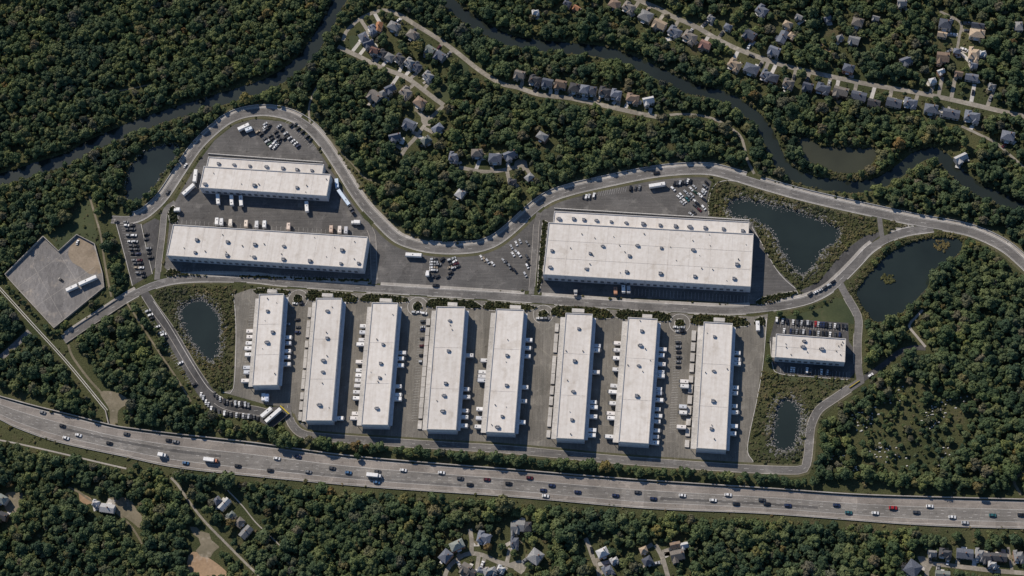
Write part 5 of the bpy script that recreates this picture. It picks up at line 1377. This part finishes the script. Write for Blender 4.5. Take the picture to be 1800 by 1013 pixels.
# paved terraces beside the houses
npat = 0
for px, py, sz, x, y in sorted(house_pts):
    for rep in range(random.choice((0, 1, 2, 2))):
        npat += 1
        a = random.uniform(0, 6.28); d = sz * S * 0.62; cx, cy = x + math.cos(a) * d, y + math.sin(a) * d
        b = MB(); w_, h_, q = random.uniform(1.0, 2.2), random.uniform(0.9, 1.8), random.uniform(0, 1.5)
        b.face([(cx + sx * w_ * math.cos(q) - sy * h_ * math.sin(q), cy + sx * w_ * math.sin(q) + sy * h_ * math.cos(q), 0.066 + 0.0001 * npat) for sx, sy in ((-1, -1), (1, -1), (1, 1), (-1, 1))])
        structure('terrace', b, random.choice(('pale_concrete', 'concrete', 'white_stone', 'dirt_path')), 'small paved terrace beside a house, %s terrace from the west' % ordinal(npat))

# ------------------------------------------------------------------ trees
def crown_mesh(name, seed, R, H, lobes, leaves, mat='leaves', leaf=0.55, z0=0.28, trunk=True):
    r = random.Random(seed); b = MB()
    cs = []
    for i in range(lobes):
        a = r.uniform(0, 2 * math.pi); t = r.random() ** 0.6
        rr = R * (0.78 * t); zz = H * (z0 + 0.12 + 0.52 * (1 - t * 0.7) * r.uniform(0.6, 1.15))
        cs.append((math.cos(a) * rr, math.sin(a) * rr, zz, R * r.uniform(0.20, 0.40)))
    cs.append((0, 0, H * (z0 + 0.28), R * 0.55))
    ico = bmesh.new(); bmesh.ops.create_icosphere(ico, subdivisions=2, radius=1.0)
    iv = [v.co.copy() for v in ico.verts]; fi = [[v.index for v in f.verts] for f in ico.faces]; ico.free()
    for (x, y, z, q) in cs:
        n = len(b.v)
        for v in iv:
            k = q * r.uniform(0.66, 1.18)
            b.v.append((x + v.x * k, y + v.y * k, z + v.z * k * 0.85))
        for f in fi: b.f.append(tuple(n + j for j in f)); b.m.append(0)
    for i in range(leaves):
        x, y, z, q = r.choice(cs)
        d = Vector((r.gauss(0, 1), r.gauss(0, 1), r.gauss(0.35, 1))).normalized()
        c = Vector((x, y, z)) + Vector((d.x * q, d.y * q, d.z * q * 0.85)) * r.uniform(0.92, 1.22)
        u = d.orthogonal().normalized(); u = (Matrix.Rotation(r.uniform(0, 6.28), 3, d) @ u)
        w = d.cross(u)
        u = (u + d * r.uniform(-0.7, 0.7)).normalized(); w = (w + d * r.uniform(-0.7, 0.7)).normalized()
        s = leaf * r.uniform(0.6, 1.3)
        b.face([c - u * s, c - w * s * 0.6, c + u * s, c + w * s * 0.6], 0)
    cr = b
    t = MB()
    if trunk:
        rb = R * 0.07
        def limb(p0, p1, r0, r1, n=6):
            p0, p1 = Vector(p0), Vector(p1); d = (p1 - p0).normalized(); u = d.orthogonal().normalized(); w = d.cross(u); s = len(t.v)
            for p, q in ((p0, r0), (p1, r1)):
                t.v.extend(tuple(p + (u * math.cos(6.283 * i / n) + w * math.sin(6.283 * i / n)) * q) for i in range(n))
            for i in range(n): t.f.append((s + i, s + (i + 1) % n, s + n + (i + 1) % n, s + n + i)); t.m.append(0)
        limb((0, 0, -0.3), (0.1, 0, H * 0.38), rb * 1.4, rb * 0.8)
        for x, y, z, q in cs[:5]: limb((0.1, 0, H * 0.32), (x, y, z), rb * 0.7, rb * 0.25, 5)
    return cr, t
TREES = []
for i, (R, H, lb, lv) in enumerate(((3.2, 6.6, 16, 680), (3.8, 7.0, 21, 760), (2.9, 7.0, 14, 560), (3.5, 6.0, 18, 680), (4.3, 7.4, 26, 900), (2.5, 5.8, 11, 460), (3.1, 7.6, 17, 620), (3.7, 6.4, 19, 680))):
    c, t = crown_mesh('t%d' % i, 100 + i, R, H, lb, lv)
    j = MB(); j.v = c.v + t.v; j.f = c.f + [tuple(k + len(c.v) for k in f) for f in t.f]; j.m = [0] * len(c.f) + [1] * len(t.f)
    TREES.append((c.data('crown', 'leaves'), t.data('trunk', 'bark'), j.data('tree', ['leaves', 'bark']), R))
SHRUBS = []
for i in range(4):
    c, t = crown_mesh('s%d' % i, 300 + i, 1.0, 0.85, 6, 130, 'scrub_leaves', 0.26, 0.05, False)
    SHRUBS.append(c.data('shrub', 'scrub_leaves'))
HEDGES = []
for i in range(3):
    c, t = crown_mesh('h%d' % i, 400 + i, 0.9, 1.2, 5, 110, 'hedge_leaves', 0.24, 0.1, False)
    HEDGES.append(c.data('shrub', 'hedge_leaves'))

def scatter(name, meshes, P, sc, label, cat, zs=None):
    """one object: every point carries a copy of one of the meshes"""
    n = len(P)
    pool = bpy.data.collections.new(name + '_pool')
    for i, m in enumerate(meshes):
        pool.objects.link(bpy.data.objects.new('%s_%d' % (name, i), m))
    m = bpy.data.meshes.new(name)
    m.vertices.add(n)
    co = np.zeros((n, 3), np.float32); co[:, :2] = P
    if zs is not None: co[:, 2] = zs
    m.vertices.foreach_set('co', co.ravel())
    for an, ty, vals in (('pick', 'INT', rng.integers(0, len(meshes), n).astype(np.int32)), ('turn', 'FLOAT', rng.uniform(0, 6.283, n).astype(np.float32)), ('size', 'FLOAT', np.asarray(sc, np.float32)), ('tall', 'FLOAT', rng.uniform(0.82, 1.2, n).astype(np.float32))):
        at = m.attributes.new(an, ty, 'POINT'); at.data.foreach_set('value', vals)
    m.update()
    o = link(name, m)
    ng = bpy.data.node_groups.new(name + '_scatter', 'GeometryNodeTree')
    ng.interface.new_socket('Geometry', in_out='INPUT', socket_type='NodeSocketGeometry')
    ng.interface.new_socket('Geometry', in_out='OUTPUT', socket_type='NodeSocketGeometry')
    N, Lk = ng.nodes, ng.links
    gi, go = N.new('NodeGroupInput'), N.new('NodeGroupOutput')
    ci = N.new('GeometryNodeCollectionInfo'); ci.inputs['Collection'].default_value = pool; ci.inputs['Separate Children'].default_value = True; ci.inputs['Reset Children'].default_value = True
    ip = N.new('GeometryNodeInstanceOnPoints'); ip.inputs['Pick Instance'].default_value = True
    def attr(an, ty):
        a = N.new('GeometryNodeInputNamedAttribute'); a.data_type = ty; a.inputs['Name'].default_value = an
        return [s for s in a.outputs if s.enabled and s.name == 'Attribute'][0]
    Lk.new(gi.outputs[0], ip.inputs['Points']); Lk.new(ci.outputs[0], ip.inputs['Instance']); Lk.new(attr('pick', 'INT'), ip.inputs['Instance Index'])
    cx = N.new('ShaderNodeCombineXYZ'); Lk.new(attr('turn', 'FLOAT'), cx.inputs['Z']); er = N.new('FunctionNodeEulerToRotation'); Lk.new(cx.outputs[0], er.inputs[0]); Lk.new(er.outputs[0], ip.inputs['Rotation'])
    sx = N.new('ShaderNodeCombineXYZ'); sz = attr('size', 'FLOAT'); mm = N.new('ShaderNodeMath'); mm.operation = 'MULTIPLY'
    Lk.new(sz, mm.inputs[0]); Lk.new(attr('tall', 'FLOAT'), mm.inputs[1]); Lk.new(sz, sx.inputs['X']); Lk.new(sz, sx.inputs['Y']); Lk.new(mm.outputs[0], sx.inputs['Z']); Lk.new(sx.outputs[0], ip.inputs['Scale'])
    Lk.new(ip.outputs[0], go.inputs[0])
    md = o.modifiers.new('scatter', 'NODES'); md.node_group = ng
    tag(o, label, cat, kind='stuff')
    return o

def jitter_grid(x0, x1, y0, y1, s, jit=0.42):
    xs = np.arange(x0, x1, s); ys = np.arange(y0, y1, s * 0.87)
    X, Y = np.meshgrid(xs, ys)
    X = X + (np.arange(len(ys)) % 2)[:, None] * s * 0.5
    P = np.stack([X.ravel(), Y.ravel()], 1)
    return P + rng.uniform(-jit * s, jit * s, P.shape)

def vnoise(P, sc, seed):
    a = np.random.default_rng(seed).uniform(0, 6.28, 12)
    x, y = P[:, 0] * sc, P[:, 1] * sc
    return (np.sin(x + a[0] + 1.7 * np.sin(y * 0.7 + a[1])) + np.sin(y * 1.1 + a[2] + 1.5 * np.sin(x * 0.8 + a[3])) + 0.6 * np.sin(2.3 * x + a[4]) * np.sin(2.1 * y + a[5])) / 2.6

meadow_l = {k: GA(v) for k, v in MEADOWS.items()}
cem = GA(CEMETERY)
def free_of_buildings(P, pad):
    ok = np.ones(len(P), bool)
    for f in foot_polys:
        ok &= ~inside(P, f) & beyond(P, f, pad, True)
    for px, py, sz, x, y in house_pts:
        ok &= np.hypot(P[:, 0] - x, P[:, 1] - y) > sz * S * 0.5 + 1.7 * min(1, pad / 2)
    return ok
def free_of_roads(P, pad, small):
    ok = np.ones(len(P), bool)
    for i, (o, L, hw, z) in enumerate(ROADS):
        big = i < len(main_roads)
        ok &= beyond(P, L, hw + (pad if big else small + (0.1 if o.name.startswith('track') else 0)))
    for f in yard_polys: ok &= ~inside(P, f) & beyond(P, f, pad - 1.2, True)
    for seg in drive_lines: ok &= beyond(P, seg, 1.35 + small)
    ok &= dist_line(P, PIPE_LINE) > pad + 0.6
    mt_poly = np.vstack([mt_, mb_[::-1]])
    ok &= ~inside(P, mt_poly)
    return ok
P = jitter_grid(gx0 + 20, gx1 - 20, gy0 + 20, gy1 - 20, 3.4)
BIG = jitter_grid(gx0 + 20, gx1 - 20, gy0 + 20, gy1 - 20, 6.1)
BIG = BIG[vnoise(BIG, 0.045, 21) + rng.normal(0, 0.55, len(BIG)) > -0.45]
near = np.zeros(len(P), bool)
for k in range(0, len(P), 400):
    c_ = P[k:k + 400]
    B_ = BIG[(BIG[:, 1] > c_[:, 1].min() - 4) & (BIG[:, 1] < c_[:, 1].max() + 4)]
    near[k:k + 400] = ((c_[:, None, :] - B_[None]) ** 2).sum(-1).min(1, initial=1e9) < 3.1 ** 2
P = np.vstack([BIG, P[~near]])
is_big = np.arange(len(P)) < len(BIG)
ok = water_sd(P) > np.where(is_big, 2.2, 1.0)
ok &= free_of_roads(P, 3.5, 2.1) & (~is_big | free_of_roads(P, 6.0, 3.0)) & free_of_buildings(P, 2.4)
for k, L in meadow_l.items():
    if k != 'yard d': ok &= ~inside(P, L)
in_cem = inside(P, cem)
ok &= ~in_cem | (rng.random(len(P)) < 0.5)
# small gaps in the canopy and gardens
gap = vnoise(P, 0.09, 5)
ok &= ~((gap > 0.80) & (rng.random(len(P)) < 0.75))
hd = np.full(len(P), 1e9)
for px, py, sz, x, y in house_pts: hd = np.minimum(hd, np.hypot(P[:, 0] - x, P[:, 1] - y))
ok &= (hd > 14) | (rng.random(len(P)) < 0.56)
Pf = P[ok]
size = np.clip(0.74 + 0.16 * vnoise(Pf, 0.05, 9) + rng.normal(0, 0.20, len(Pf)), 0.38, 1.25)
size = np.where(is_big[ok], np.clip(rng.normal(1.06, 0.17, len(Pf)), 0.72, 1.5), size * 0.9)
size = np.where(inside(Pf, cem), size * 0.75, size)
nearroad = ~free_of_roads(Pf, 5.4, 1.0)
size = np.where(nearroad, np.minimum(size, 0.66), size)
hdf = hd[ok]; size = np.where(hdf < 9, size * 0.85, size)

# trees that can be told apart: rows and wood edges, each its own object
taken = np.zeros(len(Pf), bool)
def put_tree(x, y, s, label, group, k):
    t = TREES[k % len(TREES)]
    r = link('tree', None); r.location = (x, y, 0.0); r.rotation_euler = (0, 0, random.uniform(0, 6.28)); r.scale = (s, s, s * random.uniform(0.85, 1.15))
    tag(r, label, 'tree', group)
    link('crown', t[0], r); link('trunk', t[1], r)
def edge_trees(L, side, lo, hi, near, far, where, group, limit):
    N = normals(L)
    idx = []
    for i in np.where(~taken)[0]:
        q = Pf[i] - L; d = np.einsum('ij,ij->i', q, q); j = int(d.argmin())
        if lo <= j <= hi:
            s = side * (q[j] @ N[j])
            if near < s < far: idx.append((j, s, i))
    idx.sort(key=lambda q: (q[0], q[1]))
    keep, lastp = [], None
    for j, s, i in idx:
        keep.append(i)
    if len(keep) > limit: keep = [keep[int(q)] for q in np.linspace(0, len(keep) - 1, limit)]
    for n, i in enumerate(keep):
        taken[i] = True
        put_tree(Pf[i][0], Pf[i][1], size[i] * 1.05, '%s tree from the west %s' % (ordinal(n + 1), where), group, int(rng.integers(0, 8)))
ringL, loopL = ROADS[0][1], ROADS[2][1]
# explicit row between motorway and loop road
row = smooth_line(GA([(480, 772), (500, 782), (530, 776), (556, 781), (600, 786), (700, 794), (800, 802), (900, 810), (1000, 819), (1100, 828), (1200, 834), (1300, 842), (1400, 848), (1440, 850)]), 1.0)
i, n = 0, 0
while i < len(row):
    n += 1
    p = row[i] + rng.normal(0, 0.8, 2)
    put_tree(p[0], p[1], random.uniform(0.72, 1.12), '%s tree from the west in the row between motorway and loop road' % ordinal(n), 'tree row north of the motorway', int(rng.integers(0, 8)))
    i += int(random.uniform(3.9, 6.2))
nrow = n
j0 = lambda px, py: int(np.linalg.norm(ringL - np.array(G(px, py)[:2]), axis=1).argmin())
edge_trees(ringL, 1, j0(660, 385), j0(930, 375), 3.4, 13, 'along the wood edge inside the ring road dip', 'trees on the ring road dip', 42)
edge_trees(ringL, 1, j0(935, 372), j0(1310, 315), 3.4, 12, 'on the wood edge north of the large warehouse', 'trees north of the large warehouse', 42)
edge_trees(ringL, 1, j0(1335, 325), j0(1800, 464), 3.4, 12, 'between the eastern ring road and the river', 'trees beside the eastern ring road', 46)
edge_trees(mw(1.0), -1, 5, 195, 6.0, 15, 'on the wood edge south of the motorway', 'trees south of the motorway', 70)
lotL = smooth_line(GA([(196, 390), (210, 430), (225, 480), (232, 505)]), 1.5)
edge_trees(lotL, -1, 0, 10 ** 6, 0.5, 12, 'in the tree strip beside the narrow west car park', 'trees beside the narrow west car park', 24)
rest = ~taken
scatter('forest', [t[2] for t in TREES], Pf[rest], size[rest], 'dense dark green mixed woodland covering the land around the site', 'woodland')

# understorey in the gaps, brush round the ponds, hedging in the beds
def belt(poly_px, n_s, keep=1.0, pad=0.4):
    L = GA(poly_px) if not isinstance(poly_px, np.ndarray) else poly_px
    lo, hi = L.min(0), L.max(0)
    Q = jitter_grid(lo[0], hi[0], lo[1], hi[1], n_s)
    k = inside(Q, L) & (water_sd(Q) > pad) & (rng.random(len(Q)) < keep)
    return Q[k]
Q = [belt(MEADOWS['pond brush west'], 1.5, 0.8), belt(MEADOWS['pond brush east'], 1.5, 0.8), belt(MEADOWS['pond brush south-east'], 1.6, 0.65), belt(MEADOWS['ring verge'], 1.7, 0.6), belt(MEADOWS['brush triangle'], 1.3), belt(MEADOWS['meadow'], 3.4, 0.35), belt(MEADOWS['north verge'], 3.0, 0.25), belt(MEADOWS['south verge'], 3.0, 0.3)]
p4 = ponds['P4']; lo, hi = p4.min(0) - 8, p4.max(0) + 8
R4 = jitter_grid(lo[0], hi[0], lo[1], hi[1], 1.3); d4 = water_sd(R4); Q.append(R4[(d4 > 0.2) & (d4 < 5.0)])
p6 = ponds['P6']; lo, hi = p6.min(0) - 8, p6.max(0) + 8
R6 = jitter_grid(lo[0], hi[0], lo[1], hi[1], 1.4); d6 = water_sd(R6); Q.append(R6[(d6 > 0.0) & (d6 < 2.5)])
RB = jitter_grid(gx0 + 30, gx1 - 30, gy0 + 30, gy1 - 30, 2.4); dB = water_sd(RB); Q.append(RB[(dB > -0.6) & (dB < 2.2)])
GP = jitter_grid(gx0 + 30, gx1 - 30, gy0 + 30, gy1 - 30, 3.6)
g_ok = water_sd(GP) > 1.0
for k, L in meadow_l.items(): g_ok &= ~inside(GP, L)
g_ok &= free_of_buildings(GP, 1.4) & (rng.random(len(GP)) < 0.5)
Q.append(GP[g_ok])
Q = np.vstack(Q)
Q = Q[free_of_roads(Q, 1.4, 0.8)]
scatter('shrubbery', SHRUBS, Q, np.clip(rng.lognormal(-0.28, 0.38, len(Q)), 0.3, 1.9), 'olive and brown brush growing round the ponds and verges', 'brush', np.where(water_sd(Q) < 0, -0.4, 0.0))
Hq = np.vstack([belt(L, 1.15, 0.85, -9) for L in bed_lines])
Hq = Hq[free_of_buildings(Hq, 0.6)]
scatter('hedging', HEDGES, Hq, rng.uniform(0.6, 1.25, len(Hq)), 'dark clipped shrubs filling the kerbed planting beds', 'shrubs', np.full(len(Hq), 0.12))
# islets in the large east pond
for k, (px, py, nm) in enumerate(((1656, 432, 'north-east'), (1562, 489, 'south-west'))):
    c = G(px, py); n_ = 40 if k == 0 else 34
    b = MB(); 
    for i in range(n_):
        a, q = random.uniform(0, 6.28), random.random() ** 0.5 * (5.5 if k == 0 else 4.6)
        x, y = c.x + math.cos(a) * q, c.y + math.sin(a) * q * 0.9
        m_ = SHRUBS[i % 4]; s = random.uniform(0.7, 1.3); n0 = len(b.v); ca, sa = math.cos(a * 3), math.sin(a * 3)
        b.v += [(x + (v.co.x * ca - v.co.y * sa) * s, y + (v.co.x * sa + v.co.y * ca) * s, -0.95 + v.co.z * s) for v in m_.vertices]
        for p in m_.polygons: b.f.append(tuple(n0 + q_ for q_ in p.vertices)); b.m.append(0)
    tag(b.build('reed_islet', 'scrub_leaves'), 'round clump of reeds standing in the large east pond, %s one' % nm, 'reeds')

# ------------------------------------------------------------------ rocks round the ponds
def stone(r, s):
    pts = []
    for z, q in ((-0.25, 0.8), (0.25, 1.0), (0.55, 0.55)):
        for i in range(5):
            a = 6.283 * i / 5 + r.uniform(-0.3, 0.3); k = q * r.uniform(0.75, 1.2)
            pts.append((math.cos(a) * k * s, math.sin(a) * k * s, z * s))
    f = [(j * 5 + i, j * 5 + (i + 1) % 5, (j + 1) * 5 + (i + 1) % 5, (j + 1) * 5 + i) for j in range(2) for i in range(5)] + [(10, 11, 12, 13, 14)]
    return pts, f
def riprap(key, count, lo, hi, label, smax=0.48):
    L = ponds[key]; r = random.Random(key); b = MB()
    N = normals(np.vstack([L, L[:1]]))[:-1]
    area = 0.5 * np.sum(L[:, 0] * np.roll(L[:, 1], -1) - np.roll(L[:, 0], -1) * L[:, 1])
    out = -1 if area > 0 else 1
    for i in range(count):
        j = r.randrange(len(L)); t = r.random()
        p = L[j] * (1 - t) + L[(j + 1) % len(L)] * t
        w = r.gauss(0.45, 0.27); off = lo + (hi - lo) * w
        p = p + N[j] * out * off
        pts, f = stone(r, r.uniform(0.16, smax)); n = len(b.v)
        z = -0.72 if off < -0.9 else (off * 0.75 if off < 0 else 0.05)
        b.v += [(p[0] + x, p[1] + y, z + zz) for x, y, zz in pts]
        for q in f: b.f.append(tuple(n + k for k in q)); b.m.append(0)
    tag(b.build('riprap', 'rock'), label, 'rocks', kind='stuff')
riprap('P2', 2200, -1.8, 4.2, 'pale broken rocks lining the oval west pond')
riprap('P3', 3800, -1.8, 4.4, 'pale broken rocks lining the heart-shaped east pond')
riprap('P5', 1800, -1.8, 4.4, 'pale broken rocks lining the small south-east pond')
riprap('P1', 160, -1.2, 0.6, 'scattered pale stones on the edge of the narrow north-west pond', 0.5)

# gravestones between the trees on the east side
Gp = belt(CEMETERY, 1.6, 0.22); Gp = Gp[vnoise(Gp, 0.16, 31) > 0.22]
b = MB(); r = random.Random(4)
for x, y in Gp:
    w, h = r.uniform(0.25, 0.6), r.uniform(0.4, 0.9)
    b.box(x - w, x + w, y - 0.22, y + 0.22, 0, h); b.box(x - w * 1.3, x + w * 1.3, y - 0.4, y + 0.4, -0.05, 0.12)
tag(b.build('gravestones', 'white_stone'), 'small white gravestones scattered between the eastern trees', 'gravestones', kind='stuff')
